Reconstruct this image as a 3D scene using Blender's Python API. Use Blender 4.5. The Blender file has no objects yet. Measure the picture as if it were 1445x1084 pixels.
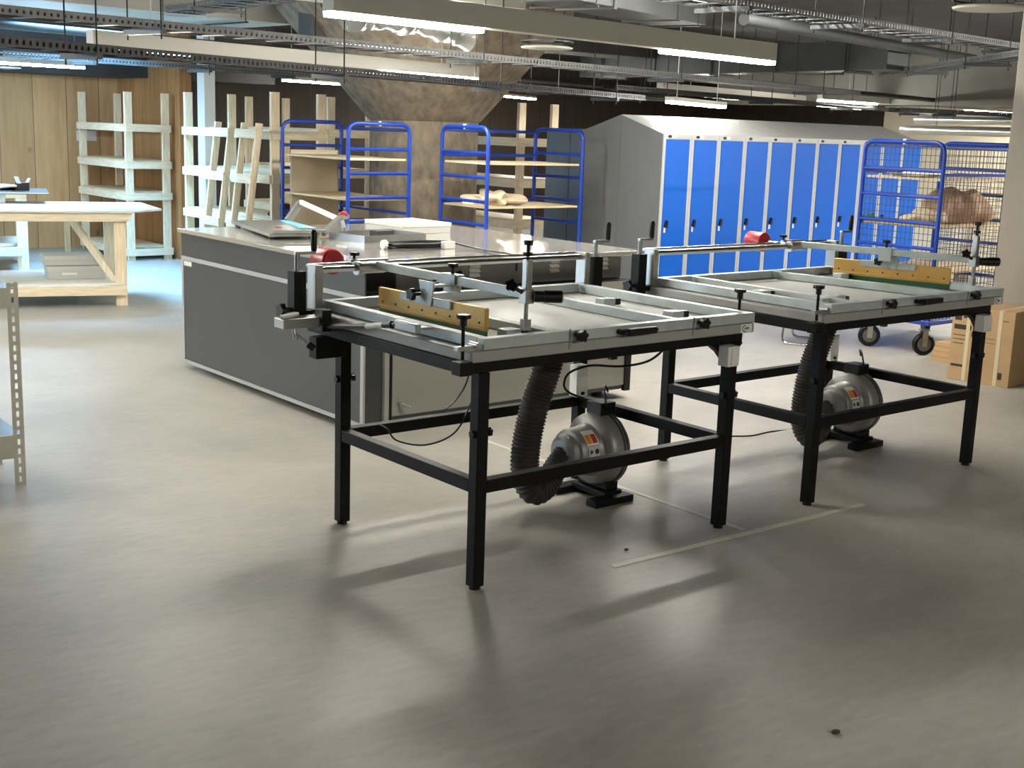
import bpy, bmesh, math, random
from mathutils import Vector, Matrix, Euler
random.seed(7)
PI = math.pi
SC = bpy.context.scene
COL = SC.collection

# ------------------------------------------------------------------ materials
def lin(c):
    return tuple(((v/255)/12.92 if v/255 <= .04045 else (((v/255)+.055)/1.055)**2.4) for v in c)

def mat(name, rgb, rough=.5, metal=0., noise=0., scale=8., stretch=(1, 1, 1), bump=0., spec=.5, coat=0., emit=None, estr=0., trans=0., alpha=1., coords='Object'):
    m = bpy.data.materials.new(name); m.use_nodes = True
    nt = m.node_tree; bs = nt.nodes['Principled BSDF']
    c = lin(rgb)
    bs.inputs['Base Color'].default_value = (*c, 1)
    bs.inputs['Roughness'].default_value = rough
    bs.inputs['Metallic'].default_value = metal
    bs.inputs['Specular IOR Level'].default_value = spec
    bs.inputs['Coat Weight'].default_value = coat
    bs.inputs['Transmission Weight'].default_value = trans
    bs.inputs['Alpha'].default_value = alpha
    if emit:
        bs.inputs['Emission Color'].default_value = (*lin(emit), 1); bs.inputs['Emission Strength'].default_value = estr
    if noise or bump:
        tc = nt.nodes.new('ShaderNodeTexCoord'); mp = nt.nodes.new('ShaderNodeMapping')
        mp.inputs['Scale'].default_value = stretch
        nz = nt.nodes.new('ShaderNodeTexNoise'); nz.inputs['Scale'].default_value = scale; nz.inputs['Detail'].default_value = 6
        nt.links.new(tc.outputs[coords], mp.inputs[0]); nt.links.new(mp.outputs[0], nz.inputs['Vector'])
        if noise:
            rp = nt.nodes.new('ShaderNodeValToRGB')
            rp.color_ramp.elements[0].position = .3; rp.color_ramp.elements[1].position = .7
            rp.color_ramp.elements[0].color = (*[max(0, v*(1-noise)) for v in c], 1)
            rp.color_ramp.elements[1].color = (*[min(1, v*(1+noise)) for v in c], 1)
            nt.links.new(nz.outputs['Fac'], rp.inputs[0]); nt.links.new(rp.outputs[0], bs.inputs['Base Color'])
        if bump:
            b = nt.nodes.new('ShaderNodeBump'); b.inputs['Strength'].default_value = bump; b.inputs['Distance'].default_value = .01
            nt.links.new(nz.outputs['Fac'], b.inputs['Height']); nt.links.new(b.outputs[0], bs.inputs['Normal'])
    return m

def floor_mat():
    m = mat('sealed_concrete', (172, 168, 158), .4)
    nt = m.node_tree; bs = nt.nodes['Principled BSDF']; L = nt.links.new
    tc = nt.nodes.new('ShaderNodeTexCoord')
    n1 = nt.nodes.new('ShaderNodeTexNoise'); n1.inputs['Scale'].default_value = .7; n1.inputs['Detail'].default_value = 8; n1.inputs['Roughness'].default_value = .62
    n2 = nt.nodes.new('ShaderNodeTexNoise'); n2.inputs['Scale'].default_value = 9; n2.inputs['Detail'].default_value = 6
    mp = nt.nodes.new('ShaderNodeMapping'); mp.inputs['Scale'].default_value = (1, 3.2, 1); mp.inputs['Rotation'].default_value = (0, 0, .7)
    L(tc.outputs['Object'], n1.inputs['Vector']); L(tc.outputs['Object'], mp.inputs[0]); L(mp.outputs[0], n2.inputs['Vector'])
    r1 = nt.nodes.new('ShaderNodeValToRGB'); e = r1.color_ramp.elements
    e[0].position = .33; e[0].color = (*lin((150, 147, 138)), 1); e[1].position = .68; e[1].color = (*lin((178, 174, 165)), 1)
    r2 = nt.nodes.new('ShaderNodeValToRGB'); e = r2.color_ramp.elements
    e[0].position = .3; e[0].color = (.86, .86, .86, 1); e[1].position = .7; e[1].color = (1.06, 1.05, 1.04, 1)
    mx = nt.nodes.new('ShaderNodeMix'); mx.data_type = 'RGBA'; mx.blend_type = 'MULTIPLY'; mx.inputs[0].default_value = 1
    L(n1.outputs['Fac'], r1.inputs[0]); L(n2.outputs['Fac'], r2.inputs[0])
    L(r1.outputs[0], mx.inputs[6]); L(r2.outputs[0], mx.inputs[7]); L(mx.outputs[2], bs.inputs['Base Color'])
    rr = nt.nodes.new('ShaderNodeMapRange'); rr.inputs[3].default_value = .3; rr.inputs[4].default_value = .55
    L(n2.outputs['Fac'], rr.inputs[0]); L(rr.outputs[0], bs.inputs['Roughness'])
    bs.inputs['Specular IOR Level'].default_value = .4
    return m

def plank_mat(name, base, dark, board=.2, axis=0):
    m = mat(name, base, .6); nt = m.node_tree; bs = nt.nodes['Principled BSDF']; L = nt.links.new
    tc = nt.nodes.new('ShaderNodeTexCoord')
    sp = nt.nodes.new('ShaderNodeSeparateXYZ'); L(tc.outputs['Object'], sp.inputs[0])
    d = nt.nodes.new('ShaderNodeMath'); d.operation = 'DIVIDE'; d.inputs[1].default_value = board; L(sp.outputs[axis], d.inputs[0])
    fl = nt.nodes.new('ShaderNodeMath'); fl.operation = 'FLOOR'; L(d.outputs[0], fl.inputs[0])
    wn = nt.nodes.new('ShaderNodeTexWhiteNoise'); wn.noise_dimensions = '1D'; L(fl.outputs[0], wn.inputs['W'])
    fr = nt.nodes.new('ShaderNodeMath'); fr.operation = 'FRACT'; L(d.outputs[0], fr.inputs[0])
    gp = nt.nodes.new('ShaderNodeMath'); gp.operation = 'LESS_THAN'; gp.inputs[1].default_value = .025; L(fr.outputs[0], gp.inputs[0])
    mp = nt.nodes.new('ShaderNodeMapping'); mp.inputs['Scale'].default_value = (9, 9, .8); L(tc.outputs['Object'], mp.inputs[0])
    gr = nt.nodes.new('ShaderNodeTexNoise'); gr.inputs['Scale'].default_value = 2.2; gr.inputs['Detail'].default_value = 5; L(mp.outputs[0], gr.inputs['Vector'])
    mp2 = nt.nodes.new('ShaderNodeMapping'); mp2.inputs['Scale'].default_value = (3.2, 3.2, 2.2); L(tc.outputs['Object'], mp2.inputs[0])
    vo = nt.nodes.new('ShaderNodeTexVoronoi'); vo.inputs['Scale'].default_value = 1.; L(mp2.outputs[0], vo.inputs['Vector'])
    kn = nt.nodes.new('ShaderNodeMapRange'); kn.inputs[1].default_value = .05; kn.inputs[2].default_value = .12; kn.inputs[3].default_value = .55; kn.inputs[4].default_value = 0; L(vo.outputs['Distance'], kn.inputs[0])
    r = nt.nodes.new('ShaderNodeValToRGB'); e = r.color_ramp.elements
    e[0].position = .3; e[0].color = (*lin(dark), 1); e[1].position = .6; e[1].color = (*lin(base), 1); L(gr.outputs['Fac'], r.inputs[0])
    sh = nt.nodes.new('ShaderNodeMapRange'); sh.inputs[3].default_value = .84; sh.inputs[4].default_value = 1.08; L(wn.outputs['Value'], sh.inputs[0])
    m1 = nt.nodes.new('ShaderNodeMix'); m1.data_type = 'RGBA'; m1.blend_type = 'MULTIPLY'; m1.inputs[0].default_value = 1
    L(r.outputs[0], m1.inputs[6]); L(sh.outputs[0], m1.inputs[7])
    mxx = nt.nodes.new('ShaderNodeMath'); mxx.operation = 'MAXIMUM'; L(gp.outputs[0], mxx.inputs[0]); L(kn.outputs[0], mxx.inputs[1])
    m2 = nt.nodes.new('ShaderNodeMix'); m2.data_type = 'RGBA'; L(mxx.outputs[0], m2.inputs[0]); L(m1.outputs[2], m2.inputs[6])
    m2.inputs[7].default_value = (*[v*.45 for v in lin(dark)], 1)
    L(m2.outputs[2], bs.inputs['Base Color'])
    return m

M = {}
M['floor'] = floor_mat()
M['ceil'] = mat('ceiling_concrete', (58, 57, 55), .8, noise=.2, scale=2.5)
M['concrete'] = mat('column_concrete', (122, 111, 95), .8, noise=.34, scale=9, stretch=(1.5, 1.5, .8), bump=.9)
M['pillar'] = mat('pillar_paint', (150, 142, 130), .7, noise=.05, scale=4)
M['wood_wall'] = plank_mat('pine_wall', (192, 154, 108), (178, 138, 92), .42, 0)
M['wood_wall2'] = plank_mat('pine_wall_return', (172, 126, 78), (150, 104, 62), .25, 1)
M['dark_wall'] = plank_mat('dark_timber_wall', (56, 42, 30), (38, 28, 20), .6, 0)
M['cream'] = mat('cream_panel', (218, 208, 184), .6, noise=.04, scale=3)
M['grey_wall'] = mat('grey_plaster', (130, 128, 122), .8, noise=.06, scale=3)
M['pine'] = mat('pine_batten', (228, 210, 178), .55, noise=.14, scale=7, stretch=(6, 6, .8))
M['pine_h'] = mat('pine_board', (228, 212, 182), .55, noise=.12, scale=6, stretch=(1, 1, 8))
M['ply'] = mat('plywood_sheet', (214, 194, 158), .5, noise=.08, scale=5)
M['ply_pale'] = mat('white_board', (222, 222, 214), .4, noise=.03, scale=5)
M['zinc'] = mat('zinc_rail', (180, 188, 186), .36, .2, noise=.1, scale=14)
M['slab'] = mat('vacuum_bed_grey', (152, 153, 149), .42, 0., noise=.05, scale=10)
M['bed'] = mat('vacuum_bed_top', (186, 186, 180), .25, 0., noise=.05, scale=6)
M['black'] = mat('black_powder_coat', (10, 10, 11), .5, spec=.2)
M['plastic'] = mat('black_plastic', (11, 11, 12), .38, spec=.35)
M['rubber'] = mat('hose_rubber', (50, 48, 44), .65)
M['gold'] = mat('gold_anodised', (205, 164, 88), .38, .25, noise=.06, scale=9)
M['green'] = mat('green_rubber', (34, 92, 62), .45)
M['chrome'] = mat('chrome', (205, 205, 205), .16, 1.)
M['steel'] = mat('brushed_steel', (168, 168, 164), .32, .85, noise=.06, scale=20)
M['alu'] = mat('cast_aluminium', (138, 138, 134), .42, .35, noise=.05, scale=12)
M['red'] = mat('red_paint', (172, 28, 36), .35)
M['mach_dark'] = mat('charcoal_panel', (66, 68, 69), .3, .1, noise=.06, scale=2)
M['mach_front'] = mat('grey_panel', (150, 148, 140), .4, .0)
M['mach_grey'] = mat('grey_control_panel', (116, 116, 112), .4)
M['mach_trim'] = mat('aluminium_trim', (172, 172, 168), .4, .3)
M['mach_top'] = mat('polished_steel_top', (200, 198, 190), .13, .6, noise=.04, scale=3)
M['locker_blue'] = mat('locker_blue', (0, 92, 196), .5, spec=.3)
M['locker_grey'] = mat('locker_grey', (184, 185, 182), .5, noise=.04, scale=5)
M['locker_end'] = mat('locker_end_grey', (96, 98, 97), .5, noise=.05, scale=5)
M['locker_bluegrey'] = mat('locker_bluegrey', (100, 116, 134), .5)
M['cage'] = mat('blue_tube', (12, 52, 146), .32)
M['white'] = mat('white_plastic', (226, 226, 220), .4)
M['lum'] = mat('luminaire_white', (196, 193, 182), .5)
M['lamp'] = mat('lit_diffuser', (255, 255, 255), .5, emit=(255, 250, 238), estr=170)
M['lamp_far'] = mat('lit_diffuser_far', (255, 255, 255), .5, emit=(255, 251, 242), estr=140)
M['lamp_cool'] = mat('cool_diffuser', (255, 255, 255), .5, emit=(180, 220, 255), estr=150)
M['fill_right'] = mat('aisle_fill', (255, 255, 255), .5, emit=(255, 251, 242), estr=330)  # only for the added, unseen light at the right
M['fill_rear'] = mat('rear_fill', (255, 255, 255), .5, emit=(255, 250, 238), estr=150)  # only for the added fill light behind the camera
M['galv'] = mat('galvanised_duct', (78, 80, 80), .5, .4, noise=.14, scale=3)
M['pale_duct'] = mat('pale_duct', (176, 176, 168), .5, .2, noise=.14, scale=2)
M['tray'] = mat('tray_zinc', (112, 113, 112), .55, .3, noise=.1, scale=6)
M['dark_tray'] = mat('dark_tray', (34, 34, 35), .5, .3)
M['foil'] = mat('foil_sleeve', (184, 186, 182), .28, .7, noise=.1, scale=9, bump=.6)
M['cardboard'] = mat('cardboard', (176, 146, 106), .7, noise=.06, scale=8)
M['ink'] = mat('dark_print', (46, 34, 28), .6)
M['tape'] = mat('clear_tape', (206, 192, 160), .3)
M['paper'] = mat('white_paper', (226, 224, 216), .6)
M['sheet'] = mat('translucent_sheet', (206, 196, 170), .45, alpha=.88)
M['cloth'] = mat('cream_cloth', (206, 192, 166), .8, noise=.1, scale=12)
M['sack'] = mat('brown_sack', (184, 152, 126), .8, noise=.18, scale=9)
M['cream_steel'] = mat('shelving_cream', (206, 203, 188), .45)
M['floor_tape'] = mat('faded_floor_tape', (196, 192, 176), .55, noise=.08, scale=12)
M['orange'] = mat('orange_label', (226, 138, 22), .5)
M['label_red'] = mat('red_label', (184, 52, 40), .5)
M['lightgrey_box'] = mat('pale_grey_box', (190, 190, 184), .5)
M['blue_strip'] = mat('blue_strip', (120, 186, 226), .35)
M['greencable'] = mat('green_cable', (42, 140, 104), .5)
M['wheel'] = mat('grey_tyre', (92, 92, 92), .6)
M['glass'] = mat('window_glass', (235, 242, 250), .05, trans=1.)

# ------------------------------------------------------------------ mesh builder
class MB:
    def __init__(s): s.bm = bmesh.new()
    def _x(s, vs, mtx):
        if mtx is not None:
            bmesh.ops.transform(s.bm, matrix=mtx, verts=vs)
    def box(s, x0, x1, y0, y1, z0, z1, mtx=None):
        vs = [s.bm.verts.new((x, y, z)) for z in (z0, z1) for y in (y0, y1) for x in (x0, x1)]
        for f in ((0, 2, 3, 1), (4, 5, 7, 6), (0, 1, 5, 4), (1, 3, 7, 5), (3, 2, 6, 7), (2, 0, 4, 6)):
            s.bm.faces.new([vs[i] for i in f])
        s._x(vs, mtx); return s
    def cbox(s, c, d, mtx=None):
        return s.box(c[0]-d[0]/2, c[0]+d[0]/2, c[1]-d[1]/2, c[1]+d[1]/2, c[2]-d[2]/2, c[2]+d[2]/2, mtx)
    def beam(s, p, q, w, h, roll=0.):
        """box from p to q, w wide sideways and h tall, centred on the line"""
        p, q = Vector(p), Vector(q); d = q-p; L = d.length; d.normalize()
        up = Vector((0, 0, 1))
        if abs(d.z) > .999: up = Vector((0, 1, 0))
        sd = d.cross(up).normalized(); u2 = sd.cross(d)
        mt = Matrix((( *(),) if False else (sd.x, d.x, u2.x, p.x), (sd.y, d.y, u2.y, p.y), (sd.z, d.z, u2.z, p.z), (0, 0, 0, 1)))
        if roll: mt = mt @ Matrix.Rotation(roll, 4, 'Y')
        return s.box(-w/2, w/2, 0, L, -h/2, h/2, mt)
    def tube(s, path, r, n=10, closed=False, radii=None):
        P = [Vector(p) for p in path]; k = len(P); rings = []
        prev = None
        for i, p in enumerate(P):
            if closed: t = P[(i+1) % k]-P[i-1]
            else: t = (P[min(i+1, k-1)]-P[max(i-1, 0)])
            t.normalize()
            if prev is None:
                a = Vector((0, 0, 1)) if abs(t.z) < .9 else Vector((1, 0, 0))
                nrm = (a-t*a.dot(t)).normalized()
            else:
                nrm = prev-t*prev.dot(t)
                if nrm.length < 1e-6: nrm = t.orthogonal()
                nrm.normalize()
            prev = nrm; b = t.cross(nrm); rr = radii[i] if radii else r
            rings.append([s.bm.verts.new(p+(nrm*math.cos(2*PI*j/n)+b*math.sin(2*PI*j/n))*rr) for j in range(n)])
        m = k if closed else k-1
        for i in range(m):
            A, B = rings[i], rings[(i+1) % k]
            for j in range(n):
                f = s.bm.faces.new((A[j], A[(j+1) % n], B[(j+1) % n], B[j])); f.smooth = True
        if not closed:
            s.bm.faces.new(rings[0][::-1]); s.bm.faces.new(rings[-1])
        return s
    def rod(s, p, q, r, n=14): return s.tube([p, q], r, n)
    def lathe(s, prof, n=32, mtx=None, caps=True):
        rings = []; allv = []
        for r, z in prof:
            ring = [s.bm.verts.new((r*math.cos(2*PI*j/n), r*math.sin(2*PI*j/n), z)) for j in range(n)]
            rings.append(ring); allv += ring
        for A, B in zip(rings, rings[1:]):
            for j in range(n):
                f = s.bm.faces.new((A[j], A[(j+1) % n], B[(j+1) % n], B[j])); f.smooth = True
        if caps:
            s.bm.faces.new(rings[0][::-1]); s.bm.faces.new(rings[-1])
        s._x(allv, mtx); return s
    def prism(s, pts, d, mtx=None):
        """polygon pts in the xy plane, extruded 0..d along z"""
        a = [s.bm.verts.new((x, y, 0)) for x, y in pts]; b = [s.bm.verts.new((x, y, d)) for x, y in pts]
        n = len(pts)
        s.bm.faces.new(a[::-1]); s.bm.faces.new(b)
        for i in range(n): s.bm.faces.new((a[i], a[(i+1) % n], b[(i+1) % n], b[i]))
        s._x(a+b, mtx); return s
    def ball(s, c, r, sc=(1, 1, 1)):
        g = bmesh.ops.create_icosphere(s.bm, subdivisions=2, radius=r)
        for v in g['verts']: v.co = Vector((v.co.x*sc[0]+c[0], v.co.y*sc[1]+c[1], v.co.z*sc[2]+c[2]))
        for f in {f for v in g['verts'] for f in v.link_faces}: f.smooth = True
        return s
    def build(s, name, m, parent=None, bevel=0., off=(0, 0, 0)):
        bmesh.ops.recalc_face_normals(s.bm, faces=s.bm.faces[:])
        me = bpy.data.meshes.new(name); s.bm.to_mesh(me); s.bm.free()
        me.materials.append(m); me.set_sharp_from_angle(angle=.6)
        o = bpy.data.objects.new(name, me); COL.objects.link(o)
        if parent is not None: o.parent = parent
        if off != (0, 0, 0): o.location = off
        if bevel:
            b = o.modifiers.new('bevel', 'BEVEL'); b.width = bevel; b.segments = 2; b.limit_method = 'ANGLE'; b.angle_limit = .7
        return o

def tag(o, label=None, cat=None, group=None, kind=None):
    if label: o['label'] = label
    if cat: o['category'] = cat
    if group: o['group'] = group
    if kind: o['kind'] = kind
    return o
def empty(name, loc=(0, 0, 0), rz=0., label=None, cat=None, group=None):
    o = bpy.data.objects.new(name, None); COL.objects.link(o); o.location = loc; o.rotation_euler = (0, 0, rz); o.empty_display_size = .05
    return tag(o, label, cat, group)
KIDS = {}
def kids(o): return [c for c in bpy.data.objects if c.parent == o]
def copy_tree(o, parent=None):
    c = o.copy(); COL.objects.link(c)
    if parent is not None: c.parent = parent
    for ch in kids(o): copy_tree(ch, c)
    return c
def struct(o): o['kind'] = 'structure'; return o
def rpath(pts, r=.05, n=5):
    """polyline with rounded corners"""
    P = [Vector(p) for p in pts]; out = [P[0]]
    for i in range(1, len(P)-1):
        a, b, c = P[i-1], P[i], P[i+1]
        u = (a-b); v = (c-b); k = min(r, u.length*.49, v.length*.49); u.normalize(); v.normalize()
        p0, p1 = b+u*k, b+v*k
        for j in range(n+1):
            t = j/n; out.append(p0*(1-t)**2+b*2*t*(1-t)+p1*t*t)
    out.append(P[-1]); return out
def smooth_path(pts, n=8):
    P = [Vector(p) for p in pts]; P = [P[0]*2-P[1]]+P+[P[-1]*2-P[-2]]; out = []
    for i in range(1, len(P)-2):
        for j in range(n):
            t = j/n; a, b, c, d = P[i-1:i+3]
            out.append(.5*((2*b)+(c-a)*t+(2*a-5*b+4*c-d)*t*t+(3*b-a-3*c+d)*t**3))
    out.append(P[-2]); return out
def resample(P, step):
    out = [P[0].copy()]; need = step
    for a, b in zip(P, P[1:]):
        d = (b-a).length; pos = 0.
        while d-pos >= need and d > 0:
            pos += need; out.append(a.lerp(b, pos/d)); need = step
        need -= d-pos
    return out
RX90 = Matrix.Rotation(PI/2, 4, 'X'); RY90 = Matrix.Rotation(PI/2, 4, 'Y')
T = Matrix.Translation

# ------------------------------------------------------------------ room shell
CEIL = 3.0
struct(MB().box(-4, 20.2, -4, 18.7, -.1, 0).build('floor', M['floor']))
struct(MB().box(-4, 20.2, -4, 18.7, CEIL, CEIL+.15).build('ceiling', M['ceil']))
struct(MB().box(-4, 6.7, 16.3, 16.5, 0, CEIL).build('wall_back', M['wood_wall']))
struct(MB().box(6.55, 6.7, 14.4, 16.3, 0, CEIL).build('wall_return', M['wood_wall2']))
struct(MB().box(6.7, 20.2, 18.5, 18.7, 0, CEIL).build('wall_far', M['dark_wall']))
struct(MB().box(6.55, 6.7, 16.5, 18.5, 0, CEIL).build('wall_inner', M['dark_wall']))
struct(MB().box(20, 20.2, -4, 14, 0, CEIL).build('wall_right', M['cream']))
struct(MB().box(20, 20.2, 14, 18.5, 0, CEIL).build('wall_corner', M['dark_wall']))
struct(MB().box(-4.2, 20.2, -4.2, -4, 0, CEIL).build('wall_front', M['grey_wall']))
# left wall with an added, unseen window for cool fill at the work-bench end
w = MB()
w.box(-4.2, -4, -4, 10.5, 0, CEIL).box(-4.2, -4, 15.8, 16.5, 0, CEIL).box(-4.2, -4, 10.5, 15.8, 0, .3).box(-4.2, -4, 10.5, 15.8, 2.5, CEIL)
struct(w.build('wall_left', M['grey_wall']))
w = MB()
for y in (10.5, 11.8, 13.1, 14.4, 15.7): w.box(-4.15, -4.05, y, y+.1, .3, 2.5)
w.box(-4.15, -4.05, 10.6, 15.7, .3, .38).box(-4.15, -4.05, 10.6, 15.7, 2.42, 2.5)
struct(w.build('window_added', M['lum']))
# mushroom column
col = empty('concrete_column', (7.25, 10.35, 0)); struct(col)
MB().lathe([(.53, 0), (.53, 1.74)], 48).build('shaft', M['concrete'], col)
MB().lathe([(.53, 1.74), (.55, 1.75), (1.42, 2.74), (1.42, CEIL)], 48).build('capital', M['concrete'], col)
# square pillar at the right, in front of the cage
struct(MB().box(9.0, 9.6, 3.6, 5.18, 0, CEIL).build('trim_1', M['pillar'], None, .01))
# white post behind the second timber rack, dark post in front of the cream wall
struct(MB().box(6.40, 6.53, 13.42, 13.60, 0, CEIL).build('trim_2', M['white']))
struct(MB().box(18.4, 18.75, 9.1, 9.4, 0, CEIL).build('trim_3', M['mach_dark']))
# downstand bulkhead above the timber wall, beam at far right
struct(MB().box(-4, 8.3, 15.3, 16.3, 2.16, CEIL).build('trim_4', M['ceil']))
struct(MB().box(15.5, 16.1, -4, 14, 2.2, CEIL).build('trim_5', M['grey_wall']))
struct(MB().box(8.8, 20, 11.6, 12.2, 2.62, CEIL).build('trim_6', M['ceil']))

# ------------------------------------------------------------------ camera
cd = bpy.data.cameras.new('camera'); cam = bpy.data.objects.new('camera', cd); COL.objects.link(cam)
cd.sensor_width = 36; cd.lens = 44.3185; cd.clip_start = .05; cd.clip_end = 100
r_, u_, f_ = Vector((0.777611, -0.627857, 0.033411)), Vector((0.099361, 0.175184, 0.979509)), Vector((0.620845, 0.758358, -0.19861))
cam.matrix_world = Matrix(((r_.x, u_.x, -f_.x, 0), (r_.y, u_.y, -f_.y, 0), (r_.z, u_.z, -f_.z, 1.7), (0, 0, 0, 1)))
SC.camera = cam

# ------------------------------------------------------------------ screen printing tables
def knob(mb, p, ax, r=.022, h=.022):
    """star knob on an axis direction"""
    ax = Vector(ax).normalized(); q = ax.to_track_quat('Z', 'Y').to_matrix().to_4x4()
    n = 10; pts = []
    for j in range(n*2):
        rr = r if j % 4 < 2 else r*.78
        pts.append((rr*math.cos(PI*j/n), rr*math.sin(PI*j/n)))
    mb.prism(pts, h, T(Vector(p)) @ q); return mb

LEAD1 = [(.73, .98, .83), (.708, 1.0, .58), (.65, 1.0, .48), (.56, .985, .43)]
LEAD2 = [(.15, .905, .43), (.19, .889, .406), (.239, .889, .35), (.39, .889, .31), (.545, .889, .342), (.63, .889, .454), (.70, .90, .62), (.72, .92, .82)]
LEAD3 = [(.60, 1.12, .005), (.712, 1.109, .005), (.834, 1.054, .005), (1.0, 1.06, .005), (1.25, 1.05, .005), (1.30, 1.0, .12), (1.31, .985, .40), (1.31, .93, .62)]
def printing_table(loc, label, o):
    t = empty('screen_printing_table', loc, 0, label, 'printing table', 'screen printing tables')
    U, V = 1.354, .948
    P = lambda n, mb, m, par=t, bv=0.: mb.build(n, M[m], par, bv)
    # legs, feet
    for (x, y) in ((0, 0), (U, 0), (0, V), (U, V)):
        lg = P('leg', MB().box(x-.025, x+.025, y-.025, y+.025, .012, .83), 'black', t, .003)
        P('foot', MB().lathe([(.022, 0), (.022, .01), (.01, .012), (.01, .03)], 16, T((x, y, 0))), 'plastic', lg)
    # stretchers
    for a, b in (((0, 0), (U, 0)), ((0, V), (U, V)), ((0, 0), (0, V)), ((U, 0), (U, V))):
        d = Vector((b[0]-a[0], b[1]-a[1], 0)).normalized()*.026
        P('stretcher', MB().beam((a[0]+d.x, a[1]+d.y, .398), (b[0]-d.x, b[1]-d.y, .398), .046, .05), 'black', t, .003)
    # upper frame with chamfered overhanging ends
    m = MB()
    for y in (0, V):
        pts = [(-.045, 0), (-.115, .052), (1.40, .052), (1.40, .04), (U+.045, 0)]
        m.prism(pts, .05, T((0, y+.025, .832)) @ RX90)
    for x in (0, U, .45, .9): m.box(x-.022, x+.022, .026, V-.026, .836, .88)
    m.box(-.115, -.07, -.05, V+.1, .838, .884)
    P('upper_frame', m, 'black', t, .002)
    # vacuum bed
    P('vacuum_bed', MB().box(-.115, 1.392, -.093, 1.05, .885, .927), 'slab', t, .006)
    P('bed_surface', MB().box(.06, 1.30, .02, .94, .927, .9285), 'bed')
    # screen frame rails
    z0, z1, w = .9295, .9695, .042
    x0, x1, y0, y1 = -.061, 1.390, -.093, 1.029
    P('rail', MB().box(x0, x0+w, y0+w, y1-w, z0, z1), 'zinc', t, .002)
    P('rail', MB().box(x1-w, x1, y0+w, y1-w, z0, z1), 'zinc', t, .002)
    P('rail', MB().box(x0, x1, y0, y0+w, z0, z1), 'zinc', t, .002)
    P('rail', MB().box(x0, x1, y1-w, y1, z0, z1), 'zinc', t, .002)
    for (xa, xb) in o['bars']:
        br = P('cross_bar', MB().beam((xa, y0+w+.002, .9495), (xb, y1-w-.002, .9495), .036, .038), 'zinc', t, .002)
    # front joints, locking knobs, lift handle
    for x in o['knobs']: P('joint_strip', MB().box(x-.036, x-.03, y0-.003, y0, .90, .975), 'steel')
    for x in o['knobs']:
        k = MB(); knob(k, (x, y0-.022, .952), (0, -1, 0), .024, .022); k.rod((x, y0, .952), (x, y0-.022, .952), .009)
        P('locking_knob', k, 'plastic')
    hx = o['handle']
    m = MB().tube(rpath([(hx-.09, y0, .948), (hx-.09, y0-.035, .948), (hx+.09, y0-.035, .948), (hx+.09, y0, .948)], .02), .011, 10)
    m.box(hx-.075, hx+.075, y0-.05, y0-.02, .935, .962)
    P('lift_handle', m, 'plastic', t, .003)
    # maker's sticker: a broad C with a dark word inside it
    st = P('maker_sticker', MB().box(1.305, 1.375, y0-.0012, y0-.0002, .888, .924), 'white')
    m = MB(); n = 16
    for j in range(n):
        a0 = PI*.32+j*(PI*1.36)/n; a1 = PI*.32+(j+1)*(PI*1.36)/n
        q = [(1.327+ro*math.cos(a), .906+ro*math.sin(a)) for ro, a in ((.0145, a0), (.0145, a1), (.0105, a1), (.0105, a0))]
        m.prism(q, .0006, Matrix(((1, 0, 0, 0), (0, 0, -1, y0-.0013), (0, 1, 0, 0), (0, 0, 0, 1))))
    def glyph(ch, x, z, h, wd):
        G = {'m': [(0, 0, 0, 1), (0, 1, .5, .3), (.5, .3, 1, 1), (1, 0, 1, 1)], 'o': [(0, 0, 1, 0), (1, 0, 1, 1), (1, 1, 0, 1), (0, 1, 0, 0)], 'r': [(0, 0, 0, 1), (0, 1, 1, 1), (1, 1, 1, .5), (0, .5, 1, .5), (.3, .5, 1, 0)], 'c': [(1, 0, 0, 0), (0, 0, 0, 1), (0, 1, 1, 1)]}
        for a, b, c, d in G[ch]:
            m.beam((x+a*wd, y0-.0016, z+b*h), (x+c*wd, y0-.0016, z+d*h), .0006, .0022)
    for i, ch in enumerate('mor'): glyph(ch, 1.328+i*.0098, .9025, .0075, .0068)
    P('sticker_print', m, 'ink', st)
    # bed clamps between the bars
    for (cx, cy) in o['clamps']:
        c = P('frame_clamp', MB().box(cx-.04, cx+.03, cy-.03, cy+.03, .931, .968), 'zinc', t, .003)
        P('clamp_knob', MB().box(cx+.031, cx+.075, cy-.02, cy+.02, .934, .964), 'plastic', c, .006)
    # levelling screws at the corners
    for (jx, jy, zt) in o['jacks']:
        j = P('levelling_screw', MB().rod((jx, jy, .90), (jx, jy, zt), .0065), 'black')
        k = MB(); knob(k, (jx, jy, zt-.004), (0, 0, 1), .026, .014); k.rod((jx, jy, zt-.03), (jx, jy, zt), .013)
        P('screw_knob', k, 'plastic', j)
        if jx < 0: P('screw_block', MB().box(jx-.028, jx+.028, jy-.028, jy+.028, .845, .893), 'black', j, .003)
        P('hinge_lug', MB().box(jx-.03, jx+.075, jy-.012, jy+.012, .932, .948).rod((jx+.05, jy-.025, .95), (jx+.05, jy+.025, .95), .01) if jx < 0 else MB().box(jx-.027, jx+.03, jy-.012, jy+.012, .932, .948), 'steel', j)
    # rear guide rod on two posts with hand cranks
    yr, zr = 1.03, 1.095
    P('guide_rod', MB().rod((-.10, yr, zr), (1.42, yr, zr), .0135, 18).rod((-.10, yr+.05, zr+.015), (1.42, yr+.05, zr+.015), .007, 12), 'chrome')
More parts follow.
